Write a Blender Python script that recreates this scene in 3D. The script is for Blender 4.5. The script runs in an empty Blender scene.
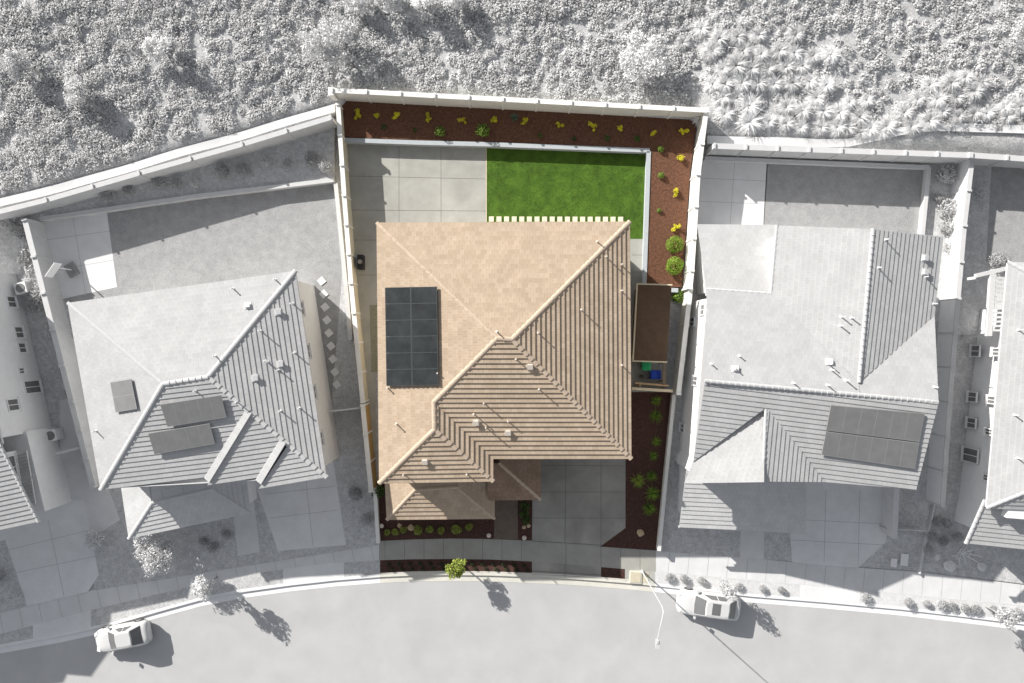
import bpy, math, random
import numpy as np
from mathutils import Vector, Matrix

random.seed(7)
RNG = np.random.default_rng(11)
S = 0.076          # metres of ground per photograph pixel
H = 52.0           # drone height
V = Vector
scene = bpy.context.scene
COL = scene.collection
LOT = 0.16         # level of the building lots
BED = 0.80         # level of the raised rear beds

def P(px, py, z=0.0):
    f = S * (H - z) / H
    return V(((px - 512) * f, -(py - 341.5) * f, z))

# ------------------------------------------------------------------ materials
MATS = {}
def nd(nt, t, **kw):
    n = nt.nodes.new(t)
    for k, v in kw.items():
        setattr(n, k, v)
    return n

def mat(name, col, var=0.15, scale=3.0, rough=0.85, bump=0.0, bscale=40.0, fine=0.0, metal=0.0, spec=0.3,
        coord='pos', objvar=0.0, stain=0.0, col2=None):
    m = bpy.data.materials.new(name); m.use_nodes = True
    nt = m.node_tree; L = nt.links
    b = nt.nodes['Principled BSDF']
    b.inputs['Roughness'].default_value = rough
    b.inputs['Metallic'].default_value = metal
    b.inputs['Specular IOR Level'].default_value = spec
    if coord == 'pos':
        src = nd(nt, 'ShaderNodeNewGeometry').outputs['Position']
    else:
        src = nd(nt, 'ShaderNodeTexCoord').outputs['Object']
    n1 = nd(nt, 'ShaderNodeTexNoise'); n1.inputs['Scale'].default_value = scale; n1.inputs['Detail'].default_value = 5
    n1.inputs['Roughness'].default_value = 0.65
    L.new(src, n1.inputs['Vector'])
    c = V(col)
    d = V(col2) if col2 else c * (1 - var)
    l = c * (1 + var)
    r = nd(nt, 'ShaderNodeValToRGB')
    r.color_ramp.elements[0].position = 0.3; r.color_ramp.elements[0].color = (*d, 1)
    r.color_ramp.elements[1].position = 0.7; r.color_ramp.elements[1].color = (*[min(1, x) for x in l], 1)
    L.new(n1.outputs['Fac'], r.inputs['Fac'])
    out = r.outputs['Color']
    def mul(sock, lo, hi, fac):
        mr = nd(nt, 'ShaderNodeMapRange'); mr.inputs['From Min'].default_value = 0.25; mr.inputs['From Max'].default_value = 0.75
        mr.inputs['To Min'].default_value = lo; mr.inputs['To Max'].default_value = hi
        L.new(fac, mr.inputs['Value'])
        mx = nd(nt, 'ShaderNodeVectorMath', operation='SCALE')
        L.new(sock, mx.inputs[0]); L.new(mr.outputs['Result'], mx.inputs['Scale'])
        return mx.outputs['Vector']
    if fine:
        n2 = nd(nt, 'ShaderNodeTexNoise'); n2.inputs['Scale'].default_value = bscale; n2.inputs['Detail'].default_value = 2
        L.new(src, n2.inputs['Vector'])
        out = mul(out, 1 - fine, 1 + fine, n2.outputs['Fac'])
    if stain:
        n3 = nd(nt, 'ShaderNodeTexNoise'); n3.inputs['Scale'].default_value = 0.35; n3.inputs['Detail'].default_value = 6
        n3.inputs['Distortion'].default_value = 0.6
        L.new(src, n3.inputs['Vector'])
        out = mul(out, 1 - stain, 1 + stain * 0.6, n3.outputs['Fac'])
    if objvar:
        oi = nd(nt, 'ShaderNodeObjectInfo')
        mr = nd(nt, 'ShaderNodeMapRange'); mr.inputs['To Min'].default_value = 1 - objvar; mr.inputs['To Max'].default_value = 1 + objvar
        L.new(oi.outputs['Random'], mr.inputs['Value'])
        mx = nd(nt, 'ShaderNodeVectorMath', operation='SCALE')
        L.new(out, mx.inputs[0]); L.new(mr.outputs['Result'], mx.inputs['Scale']); out = mx.outputs['Vector']
    L.new(out, b.inputs['Base Color'])
    if bump:
        n4 = nd(nt, 'ShaderNodeTexNoise'); n4.inputs['Scale'].default_value = bscale; n4.inputs['Detail'].default_value = 4
        L.new(src, n4.inputs['Vector'])
        bp = nd(nt, 'ShaderNodeBump'); bp.inputs['Strength'].default_value = bump; bp.inputs['Distance'].default_value = 0.05
        L.new(n4.outputs['Fac'], bp.inputs['Height']); L.new(bp.outputs['Normal'], b.inputs['Normal'])
    if 'leaf' in name or name in ('agave', 'blade_green'):      # leaves let some light through
        tr = nd(nt, 'ShaderNodeBsdfTranslucent'); L.new(out, tr.inputs['Color'])
        mxs = nd(nt, 'ShaderNodeMixShader'); mxs.inputs['Fac'].default_value = .30
        L.new(b.outputs['BSDF'], mxs.inputs[1]); L.new(tr.outputs['BSDF'], mxs.inputs[2])
        L.new(mxs.outputs['Shader'], nt.nodes['Material Output'].inputs['Surface'])
    MATS[name] = m
    return m

def tile_mat(name, c1, c2, mortar, stain=0.12, bump=0.25):
    m = bpy.data.materials.new(name); m.use_nodes = True
    nt = m.node_tree; L = nt.links; b = nt.nodes['Principled BSDF']
    b.inputs['Roughness'].default_value = 0.9; b.inputs['Specular IOR Level'].default_value = 0.2
    uv = nd(nt, 'ShaderNodeUVMap'); uv.uv_map = 'UVMap'
    br = nd(nt, 'ShaderNodeTexBrick'); br.offset = 0.5
    br.inputs['Color1'].default_value = (*c1, 1); br.inputs['Color2'].default_value = (*c2, 1); br.inputs['Mortar'].default_value = (*mortar, 1)
    br.inputs['Scale'].default_value = 1.0; br.inputs['Brick Width'].default_value = 0.36; br.inputs['Row Height'].default_value = 0.34
    br.inputs['Mortar Size'].default_value = 0.008; br.inputs['Bias'].default_value = 0.0
    L.new(uv.outputs['UV'], br.inputs['Vector'])
    geo = nd(nt, 'ShaderNodeNewGeometry')
    n = nd(nt, 'ShaderNodeTexNoise'); n.inputs['Scale'].default_value = 0.7; n.inputs['Detail'].default_value = 6
    L.new(geo.outputs['Position'], n.inputs['Vector'])
    mr = nd(nt, 'ShaderNodeMapRange'); mr.inputs['From Min'].default_value = .3; mr.inputs['From Max'].default_value = .7
    mr.inputs['To Min'].default_value = 1 - stain; mr.inputs['To Max'].default_value = 1 + stain
    L.new(n.outputs['Fac'], mr.inputs['Value'])
    mx = nd(nt, 'ShaderNodeVectorMath', operation='SCALE')
    L.new(br.outputs['Color'], mx.inputs[0]); L.new(mr.outputs['Result'], mx.inputs['Scale'])
    n2 = nd(nt, 'ShaderNodeTexNoise'); n2.inputs['Scale'].default_value = 9; n2.inputs['Detail'].default_value = 4
    L.new(geo.outputs['Position'], n2.inputs['Vector'])
    mr2 = nd(nt, 'ShaderNodeMapRange'); mr2.inputs['From Min'].default_value = .3; mr2.inputs['From Max'].default_value = .7
    mr2.inputs['To Min'].default_value = 1 - stain * .8; mr2.inputs['To Max'].default_value = 1 + stain * .8
    L.new(n2.outputs['Fac'], mr2.inputs['Value'])
    mx2 = nd(nt, 'ShaderNodeVectorMath', operation='SCALE')
    L.new(mx.outputs['Vector'], mx2.inputs[0]); L.new(mr2.outputs['Result'], mx2.inputs['Scale'])
    L.new(mx2.outputs['Vector'], b.inputs['Base Color'])
    bp = nd(nt, 'ShaderNodeBump'); bp.inputs['Strength'].default_value = bump; bp.inputs['Distance'].default_value = 0.02
    L.new(br.outputs['Fac'], bp.inputs['Height']); bp.invert = True
    L.new(bp.outputs['Normal'], b.inputs['Normal'])
    MATS[name] = m
    return m

def g(v): return (v, v, v * 1.005)

# subject lot (in colour)
mat('concrete', (.385, .382, .352), .07, 1.2, .9, .08, 30, .06, stain=.20)
mat('drive_concrete', (.325, .316, .288), .08, 1.2, .9, .08, 30, .06, stain=.30)
mat('walk_concrete', (.35, .342, .312), .08, 1.2, .9, .08, 30, .06, stain=.10)
mat('kerb_concrete', (.62, .60, .54), .06, 2, .9, .05, 30, .05, stain=.10)
mat('brown_paving', (.16, .125, .10), .15, 3, .9, .1, 20, .12)
mat('joint', (.16, .155, .15), .1, 6, .95)
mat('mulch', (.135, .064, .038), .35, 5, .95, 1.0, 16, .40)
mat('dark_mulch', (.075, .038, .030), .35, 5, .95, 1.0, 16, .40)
mat('lawn_green', (.070, .140, .014), .38, 1.3, .9, .6, 40, .25)
mat('blade_green', (.080, .17, .016), .4, 1.2, .8, objvar=.0)
mat('cream_wall', (.66, .60, .47), .05, 2, .9, .1, 30, .05, stain=.09)
mat('pale_wall', (.74, .72, .66), .05, 2, .9, .1, 30, .05, stain=.09)
mat('wall_cap', (.80, .79, .76), .03, 2, .85, 0, 30, .03, stain=.09)
mat('retaining', (.43, .46, .48), .05, 3, .9, .1, 30, .06)
mat('tan_wall', (.52, .34, .14), .10, 2, .9, .1, 30, .06)
mat('stucco', (.52, .46, .38), .05, 3, .9, .15, 50, .05)
tile_mat('tile', (.415, .325, .240), (.485, .388, .295), (.32, .25, .185), stain=.07)
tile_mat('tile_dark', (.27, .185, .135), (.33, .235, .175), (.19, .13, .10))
mat('ridge_tile', (.50, .40, .31), .1, 4, .9)
mat('fascia', (.22, .16, .12), .08, 3, .7)
mat('gutter', (.40, .33, .26), .05, 3, .6)
mat('pv_glass', (.028, .031, .033), .40, .7, .28, spec=.22)
mat('pv_frame', (.065, .075, .078), .05, 5, .4, metal=.3)
mat('vent_metal', (.62, .55, .48), .06, 5, .6)
mat('black', (.02, .02, .022), .1, 5, .6)
mat('shed_roof', (.125, .080, .050), .12, 2, .9, .3, 30, .15, stain=.2)
mat('shed_wall', (.18, .14, .10), .1, 3, .85)
mat('trim', (.66, .56, .40), .06, 4, .8)
mat('wood', (.46, .31, .18), .2, 8, .8)
mat('bin_green', (.02, .32, .12), .08, 4, .45)
mat('bin_blue', (.015, .06, .42), .08, 4, .45)
mat('bin_grey', (.30, .28, .26), .08, 4, .5)
mat('paver', (.72, .68, .52), .06, 5, .9)
mat('yellow_leaf', (.90, .80, .06), .3, 9, .8, objvar=.15)
mat('yellow_leaf_b', (.80, .70, .06), .3, 9, .8, objvar=.15)
mat('ball_leaf', (.25, .38, .05), .3, 9, .8, objvar=.15)
mat('ball_leaf_b', (.16, .26, .03), .3, 9, .8, objvar=.15)
mat('lime_leaf', (.38, .43, .09), .3, 9, .8, objvar=.15)
mat('lime_leaf_b', (.25, .31, .07), .3, 9, .8, objvar=.15)
mat('green_leaf', (.11, .18, .04), .3, 9, .8, objvar=.25)
mat('green_leaf_b', (.05, .085, .025), .3, 9, .8, objvar=.25)
mat('agave', (.13, .19, .14), .2, 9, .7)
mat('dark_leaf', (.045, .05, .035), .3, 9, .8, objvar=.25)
mat('bark', (.16, .11, .08), .2, 12, .9)
mat('rock', (.50, .38, .25), .2, 5, .9, .4, 12, .15, coord='obj')
mat('box_lid', (.55, .50, .38), .08, 5, .8)
mat('gravel', (.26, .26, .20), .3, 9, .95, .8, 25, .4)
mat('glass', (.035, .045, .05), .1, 2, .12, spec=.6)
mat('white_frame', (.75, .74, .71), .03, 4, .6)
mat('garage_door', (.30, .22, .16), .05, 4, .6)
mat('entry_door', (.12, .06, .03), .1, 6, .5)
# pale grey surroundings
mat('road', g(.46), .04, .5, .92, .10, 45, .09, stain=.075)
mat('grey_ground', g(.46), .1, 1, .95, .2, 10, .1)
mat('grey_kerb', g(.74), .04, 2, .9, .05, 30, .04, stain=.05)
mat('grey_walk', g(.64), .05, 1.2, .9, .05, 30, .05, stain=.07)
mat('grey_drive', g(.70), .05, 1.2, .9, .05, 30, .05, stain=.07)
mat('grey_patio', g(.70), .05, 1.2, .9, .05, 30, .05, stain=.07)
mat('grey_bed', g(.50), .2, 3, .95, .6, 14, .25)
mat('grey_sand', g(.60), .1, 3, .95, .5, 14, .12)
mat('grey_lawn', g(.33), .12, 1.6, .95, .6, 14, .15)
mat('grey_wall', g(.56), .05, 2, .9, .1, 30, .05, stain=.09)
mat('grey_cap', g(.56), .04, 2, .9)
mat('grey_stucco', g(.72), .04, 2, .9, .1, 40, .04)
mat('white_stucco', g(.74), .03, 2, .9, .1, 40, .03)
tile_mat('grey_tile', g(.425), g(.465), g(.36), stain=.05, bump=.2)
tile_mat('grey_tile_dark', g(.50), g(.55), g(.42), stain=.05, bump=.2)
mat('grey_ridge', g(.50), .06, 4, .9)
mat('grey_fascia', g(.55), .05, 3, .8)
mat('grey_pv', g(.20), .10, 1.5, .35, spec=.4)
mat('grey_pv_frame', g(.28), .05, 5, .5)
mat('grey_metal', g(.62), .05, 5, .6)
mat('grey_glass', g(.16), .1, 2, .2, spec=.5)
mat('grey_frame', g(.74), .03, 5, .7)
mat('hill_soil', g(.48), .2, 2, .95, .6, 8, .25)
mat('cover_leaf', g(.62), .18, 1.2, .85)
mat('cover_leaf_b', g(.70), .18, 1.2, .85)
mat('cover_leaf_c', g(.52), .18, 1.2, .85)
mat('tuft_leaf', g(.88), .15, 6, .85, objvar=.15)
mat('tuft_leaf_b', g(.78), .15, 6, .85, objvar=.15)
mat('pale_leaf', g(.72), .2, 9, .85, objvar=.12)
mat('pale_leaf_b', g(.60), .2, 9, .85, objvar=.12)
mat('mid_leaf', g(.52), .2, 9, .85, objvar=.15)
mat('mid_leaf_b', g(.44), .2, 9, .85, objvar=.15)
mat('grey_bark', g(.34), .2, 9, .9)
mat('grey_rock', g(.62), .1, 5, .9, .4, 12, .1, coord='obj')
mat('car_paint', (.56, .56, .56), .01, 3, .28, spec=.6, coord='obj')
mat('car_glass', (.14, .14, .145), .05, 3, .12, spec=.6, coord='obj')
mat('car_trim', g(.22), .05, 5, .6, coord='obj')
mat('tyre', g(.06), .1, 9, .9, coord='obj')
mat('rim', g(.5), .05, 9, .35, metal=.8, coord='obj')
mat('headlight', g(.7), .02, 9, .15, spec=.7, coord='obj')
mat('taillight', g(.30), .02, 9, .2, spec=.6, coord='obj')
mat('lamp_grey', g(.52), .04, 5, .5)

# ------------------------------------------------------------------ mesh builder
class MB:
    def __init__(s): s.v = []; s.f = []; s.mi = []; s.uv = []
    def add(s, pts, faces, mi=0, uvs=None):
        o = len(s.v); s.v.extend([tuple(p) for p in pts])
        for i, f in enumerate(faces):
            s.f.append([o + k for k in f]); s.mi.append(mi)
            s.uv.append(uvs[i] if uvs else None)
    def poly(s, pts, mi=0, uv=None): s.add(pts, [list(range(len(pts)))], mi, [uv] if uv else None)
    def prism(s, pts, z0, z1, mi=0):
        n = len(pts)
        area = sum(pts[i][0] * pts[(i + 1) % n][1] - pts[(i + 1) % n][0] * pts[i][1] for i in range(n))
        if area < 0: pts = pts[::-1]
        zz0 = z0 if hasattr(z0, '__len__') else [z0] * n
        a = [(p[0], p[1], zz0[i]) for i, p in enumerate(pts)]; b = [(p[0], p[1], z1) for p in pts]
        s.add(a + b, [list(range(n))[::-1], list(range(n, 2 * n))] + [[i, (i + 1) % n, n + (i + 1) % n, n + i] for i in range(n)], mi)
    def obox(s, c, ax, ay, az, mi=0):          # oriented box from half-axis vectors
        c = V(c); ax = V(ax); ay = V(ay); az = V(az)
        p = [c + ax * i + ay * j + az * k for k in (-1, 1) for j in (-1, 1) for i in (-1, 1)]
        s.add(p, [[0, 2, 3, 1], [4, 5, 7, 6], [0, 1, 5, 4], [2, 6, 7, 3], [0, 4, 6, 2], [1, 3, 7, 5]], mi)
    def box(s, c, size, rz=0, mi=0):
        ca, sa = math.cos(rz), math.sin(rz)
        s.obox(c, V((ca, sa, 0)) * size[0] / 2, V((-sa, ca, 0)) * size[1] / 2, V((0, 0, size[2] / 2)), mi)
    def tube(s, pts, r, n=8, mi=0, caps=True):
        pts = [V(p) for p in pts]; rs = r if hasattr(r, '__len__') else [r] * len(pts)
        o = len(s.v); rings = []
        for i, p in enumerate(pts):
            d = (pts[min(i + 1, len(pts) - 1)] - pts[max(i - 1, 0)]).normalized()
            a = d.cross(V((0, 0, 1)))
            if a.length < 1e-3: a = d.cross(V((1, 0, 0)))
            a.normalize(); b = d.cross(a)
            rings += [p + (a * math.cos(2 * math.pi * k / n) + b * math.sin(2 * math.pi * k / n)) * rs[i] for k in range(n)]
        fs = []
        for i in range(len(pts) - 1):
            for k in range(n):
                fs.append([i * n + k, (i + 1) * n + k, (i + 1) * n + (k + 1) % n, i * n + (k + 1) % n])
        if caps: fs += [list(range(n)), [(len(pts) - 1) * n + k for k in range(n)][::-1]]
        s.add(rings, fs, mi)
    def lathe(s, prof, c=(0, 0, 0), n=16, mi=0):
        c = V(c); pts = []
        for r, z in prof:
            pts += [c + V((r * math.cos(2 * math.pi * k / n), r * math.sin(2 * math.pi * k / n), z)) for k in range(n)]
        fs = []
        for i in range(len(prof) - 1):
            for k in range(n):
                fs.append([i * n + k, i * n + (k + 1) % n, (i + 1) * n + (k + 1) % n, (i + 1) * n + k])
        fs += [[k for k in range(n)][::-1], [(len(prof) - 1) * n + k for k in range(n)]]
        s.add(pts, fs, mi)
    def mesh(s, name, mats, origin=(0, 0, 0)):
        o = V(origin); me = bpy.data.meshes.new(name)
        me.from_pydata([(p[0] - o.x, p[1] - o.y, p[2] - o.z) for p in s.v], [], s.f)
        for m in mats: me.materials.append(MATS[m])
        me.polygons.foreach_set('material_index', s.mi)
        if any(u for u in s.uv):
            ul = me.uv_layers.new(name='UVMap')
            for p, u in zip(me.polygons, s.uv):
                if u:
                    for li, q in zip(p.loop_indices, u): ul.data[li].uv = q
        me.update()
        return me
    def build(s, name, mats, parent=None, smooth=False, loc=None):
        if isinstance(mats, str): mats = [mats]
        if parent is not None:
            org = world_loc(parent)
        else:
            org = V(loc) if loc is not None else V((0, 0, 0))
        me = s.mesh(name, mats, org)
        if smooth:
            me.polygons.foreach_set('use_smooth', [True] * len(me.polygons))
        o = bpy.data.objects.new(name, me); COL.objects.link(o)
        if parent is not None: o.parent = parent
        else: o.location = org
        return o

def world_loc(o):
    l = V(o.location)
    while o.parent is not None:
        o = o.parent; l = l + V(o.location)
    return l

def tag(o, label, cat, group=None):
    o['label'] = label; o['category'] = cat
    if group: o['group'] = group
    return o
def thing(name, label, cat, loc, group=None):
    o = bpy.data.objects.new(name, None); o.empty_display_size = .3; COL.objects.link(o); o.location = loc
    return tag(o, label, cat, group)
def struct(name, mb, m, kind='structure', smooth=False):
    o = mb.build(name, m, smooth=smooth); o['kind'] = kind; return o
def dup(root, loc, rz=0, label=None, sc=None):
    def cp(o, par):
        c = o.copy(); COL.objects.link(c)
        if par is not None: c.parent = par
        for ch in list(o.children): cp(ch, c)
        return c
    r = cp(root, None); r.location = loc; r.rotation_euler = (0, 0, rz)
    if sc: r.scale = (sc, sc, sc)
    if label: r['label'] = label
    return r
ORD = 'first second third fourth fifth sixth seventh eighth ninth tenth eleventh twelfth thirteenth fourteenth fifteenth sixteenth seventeenth eighteenth nineteenth twentieth'.split()

def inset(poly, d):
    n = len(poly); p = [V((q[0], q[1])) for q in poly]
    area = sum(p[i].x * p[(i + 1) % n].y - p[(i + 1) % n].x * p[i].y for i in range(n))
    sg = 1 if area > 0 else -1
    out = []
    for i in range(n):
        a = (p[i] - p[i - 1]).normalized(); b = (p[(i + 1) % n] - p[i]).normalized()
        na = V((-a.y, a.x)) * sg; nb = V((-b.y, b.x)) * sg
        m = na + nb; k = m.length
        m = m / k; c = max(.3, m.dot(na))
        out.append(p[i] + m * (d / c))
    return out

def flat(name, px, z, m, kind='structure'):
    mb = MB(); pts = [P(x, y, z) for x, y in px]
    area = sum(pts[i].x * pts[(i + 1) % len(pts)].y - pts[(i + 1) % len(pts)].x * pts[i].y for i in range(len(pts)))
    if area < 0: pts = pts[::-1]
    mb.poly(pts); return struct(name, mb, m, kind)

# ------------------------------------------------------------------ roofs
PITCH = .32
def line_dist(p, a, b):
    d = V((b.x - a.x, b.y - a.y)); d.normalize()
    return abs((p.x - a.x) * d.y - (p.y - a.y) * d.x)
def rv(px, py, e0, e1, pitch=None):
    z = e0.z; pitch = pitch or PITCH
    for _ in range(8):
        q = P(px, py, z); z = e0.z + pitch * line_dist(q, e0, e1)
    return P(px, py, z)

def clip(poly, k, val, keep_gt):
    out = []
    for i in range(len(poly)):
        a, b = poly[i], poly[(i + 1) % len(poly)]
        ia = (a[k] >= val) if keep_gt else (a[k] <= val); ib = (b[k] >= val) if keep_gt else (b[k] <= val)
        if ia: out.append(a)
        if ia != ib:
            t = (val - a[k]) / (b[k] - a[k]); out.append((a[0] + (b[0] - a[0]) * t, a[1] + (b[1] - a[1]) * t))
    return out

class CapSet:                     # one mesh per ridge or hip run
    def __init__(s): s.runs = []
    @property
    def v(s): return s.runs
    def build(s, name, m, par):
        for r in s.runs: r.build(name, m, par)
class Roof:
    def __init__(s, butt=.055, course=.34):
        s.mb = MB(); s.caps = CapSet(); s.planes = []; s.butt = butt; s.course = course
    def face(s, vs, e0, e1):
        u = V((e1.x - e0.x, e1.y - e0.y, 0)).normalized()
        cen = sum((v for v in vs), V((0, 0, 0))) / len(vs)
        n2 = V((-u.y, u.x, 0))
        if n2.dot(cen - e0) < 0: n2 = -n2
        ze = (e0.z + e1.z) / 2
        num = den = 0
        for v in vs:
            d = n2.dot(v - e0); num += d * (v.z - ze); den += d * d
        pitch = num / den
        U = (n2 + V((0, 0, pitch))).normalized(); N = u.cross(U)
        if N.z < 0: N = -N
        k = 1 / math.sqrt(1 + pitch * pitch)
        o = V((e0.x, e0.y, ze))
        pl = [(u.dot(v - o), n2.dot(v - o) / k) for v in vs]
        s.planes.append(([(v.x, v.y) for v in vs], o, N, U, u))
        c, bt = s.course, s.butt
        def p3(a, b, off): return o + u * a + U * b + N * off
        for i in range(1, len(pl) - 1):
            tri = [pl[0], pl[i], pl[i + 1]]
            b0 = math.floor(min(q[1] for q in tri) / c + 1e-6); b1 = math.ceil(max(q[1] for q in tri) / c - 1e-6)
            for r in range(b0, b1):
                q = clip(clip(tri, 1, r * c, True), 1, (r + 1) * c, False)
                if len(q) < 3: continue
                ar = sum(q[j][0] * q[(j + 1) % len(q)][1] - q[(j + 1) % len(q)][0] * q[j][1] for j in range(len(q)))
                if abs(ar) < 1e-5: continue
                pts = [p3(a, b, bt * (1 - (b - r * c) / c) + .01) for a, b in q]
                nn = (pts[1] - pts[0]).cross(pts[2] - pts[0])
                uv = [(a, b + .001) for a, b in q]
                if nn.z < 0: pts = pts[::-1]; uv = uv[::-1]
                s.mb.poly(pts, 0, uv)
                low = [a for a, b in q if abs(b - r * c) < 1e-6]
                if len(low) >= 2 and max(low) - min(low) > 1e-3:
                    a0, a1 = min(low), max(low)
                    s.mb.poly([p3(a0, r * c, bt + .01), p3(a1, r * c, bt + .01), p3(a1, r * c, -.04), p3(a0, r * c, -.04)], 0,
                              [(a0, r * c + .1), (a1, r * c + .1), (a1, r * c + .1), (a0, r * c + .1)])
    def cap(s, a, b, r=.15, seg=.40, lift=.04):
        a = V(a); b = V(b)
        if b.z < a.z: a, b = b, a             # a is low end
        d = b - a; L = d.length; d.normalize()
        side = d.cross(V((0, 0, 1))).normalized(); up = side.cross(d)
        n = max(1, int(L / seg)); sl = L / n; run = MB(); s.caps.runs.append(run)
        for i in range(n):
            p0 = a + d * (i * sl - .03); p1 = a + d * ((i + 1) * sl + .03)
            l0, l1 = lift + .03, lift
            pts = []
            for p, rr, l in ((p0, r, l0), (p1, r * .84, l1)):
                for k in range(7):
                    t = math.pi * k / 6
                    pts.append(p + side * math.cos(t) * rr + up * (math.sin(t) * rr * .6 + l - .05))
            run.add(pts, [[k, k + 1, k + 8, k + 7] for k in range(6)] + [list(range(7))[::-1], list(range(7, 14))])
    def hit(s, px, py, off=0.0):
        c = V((0, 0, H)); best = None
        g0 = P(px, py, 0); d = g0 - c
        for poly, o, N, U, u in s.planes:
            den = d.dot(N)
            if abs(den) < 1e-6: continue
            t = (o - c).dot(N) / den; q = c + d * t
            ins = False; n = len(poly)
            for i in range(n):
                x0, y0 = poly[i]; x1, y1 = poly[(i + 1) % n]
                if (y0 > q.y) != (y1 > q.y) and q.x < (x1 - x0) * (q.y - y0) / (y1 - y0) + x0: ins = not ins
            if ins and (best is None or t < best[0]): best = (t, q + N * off, N, U, u)
        return best
    def build(s, root, tm, rm):
        rf = s.mb.build('roof', tm, root)
        if s.caps.v: s.caps.build('ridge_tiles', rm, rf)
        return rf

def eaves(root, outline, ze, fm, gm, h=.24):
    mb = MB(); n = len(outline)
    out = inset(outline, .03)
    inn = inset(outline, .09)
    for i in range(n):
        j = (i + 1) % n
        a, b, c, d = out[i], out[j], inn[j], inn[i]
        mb.prism([(a.x, a.y), (b.x, b.y), (c.x, c.y), (d.x, d.y)], ze - h, ze - .015)
    p = inset(outline, .10)
    mb.prism([(q.x, q.y) for q in p], ze - h + .03, ze - h + .06)
    return mb.build('fascia', fm, root)

def walls(root, outline, z0, z1, m, d=.5):
    mb = MB(); p = inset(outline, d); mb.prism([(q.x, q.y) for q in p], z0, z1)
    w = mb.build('wall', m, root)
    return [V((q.x, q.y, 0)) for q in p], w

def window(root, a, b, t, z, w, h, fm='white_frame', gm='glass', name='window', mull=True):
    """a,b wall base corners with the outside on the right of a->b; t metres from a; z sill height"""
    d = (b - a); d.z = 0; d.normalize(); n = V((d.y, -d.x, 0))
    c = V((a.x, a.y, 0)) + d * t + V((0, 0, z + h / 2))
    mb = MB(); f = .07
    Z = V((0, 0, 1))
    for s in (-1, 1):
        mb.obox(c + d * s * (w / 2 - f / 2) + n * .04, d * f / 2, n * .05, Z * h / 2)
        mb.obox(c + Z * s * (h / 2 - f / 2) + n * .038, d * (w / 2 - f), n * .05, Z * f / 2)
    if mull: mb.obox(c + n * .035, d * .025, n * .045, Z * (h / 2 - f))
    fr = mb.build(name, fm, root)
    pb = MB(); pb.obox(c + n * .02, d * (w / 2 - .02), n * .02, Z * (h / 2 - .02)); pb.build('pane', gm, fr)
    sb = MB(); sb.obox(c - Z * (h / 2 + .03) + n * .07, d * (w / 2 + .06), n * .09, Z * .03); sb.build('sill', fm, fr)
    return fr
def wall_hit(px, py, a, b):
    d = (b - a).normalized(); n = V((d.y, -d.x, 0))
    g0 = P(px, py, 0); c = V((0, 0, H)); r = g0 - c
    t = (V((a.x, a.y, 0)) - c).dot(n) / r.dot(n); q = c + r * t
    return (q - V((a.x, a.y, 0))).dot(d), q.z
def window_px(root, a, b, px, py, w, h, fm, gm, **k):
    t, z = wall_hit(px, py, a, b)
    return window(root, a, b, t, max(.3, z - h / 2), w, h, fm, gm, **k)
def door(root, a, b, t, z, w, h, m, name='door', panels=1, fm='white_frame'):
    d = (b - a); d.z = 0; d.normalize(); n = V((d.y, -d.x, 0)); Z = V((0, 0, 1))
    c = V((a.x, a.y, 0)) + d * t + Z * (z + h / 2)
    mb = MB(); mb.obox(c + n * .02, d * w / 2, n * .02, Z * h / 2)
    for i in range(panels):
        zz = -h / 2 + h * (i + .5) / panels
        mb.obox(c + Z * zz + n * .05, d * (w / 2 - .12), n * .012, Z * (h / panels / 2 - .06))
    o = mb.build(name, m, root)
    fb = MB()
    for s in (-1, 1): fb.obox(c + d * s * (w / 2 + .05) + n * .03, d * .05, n * .05, Z * (h / 2 + .1))
    fb.obox(c + Z * (h / 2 + .05) + n * .028, d * w / 2, n * .05, Z * .05)
    fb.build('frame', fm, o)
    hb = MB(); hb.tube([c + d * (w * .38) + n * .04 - Z * .1, c + d * (w * .38) + n * .10 - Z * .1], .03); hb.build('handle', 'vent_metal', o)
    return o

def vents(root, roof, pipes, boxes, m):
    for px, py in pipes:
        h = roof.hit(px, py)
        if not h: continue
        q = h[1]; mb = MB(); L = random.uniform(.30, .55)
        mb.lathe([(.11, -.03), (.10, .04), (.045, .08), (.04, L), (.055, L + .01), (.055, L + .05), (.02, L + .06)], q, 10)
        mb.build('vent_pipe', m, root)
    for px, py in boxes:
        h = roof.hit(px, py)
        if not h: continue
        q, N, U, u = h[1:]; mb = MB()
        mb.obox(q + N * .03, u * .24, U * .22, N * .03); mb.obox(q + N * .12 + U * .02, u * .15, U * .13, N * .06)
        mb.obox(q + N * .195 - U * .02, u * .18, U * .16, N * .015)
        mb.build('roof_vent', m, root)

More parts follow.
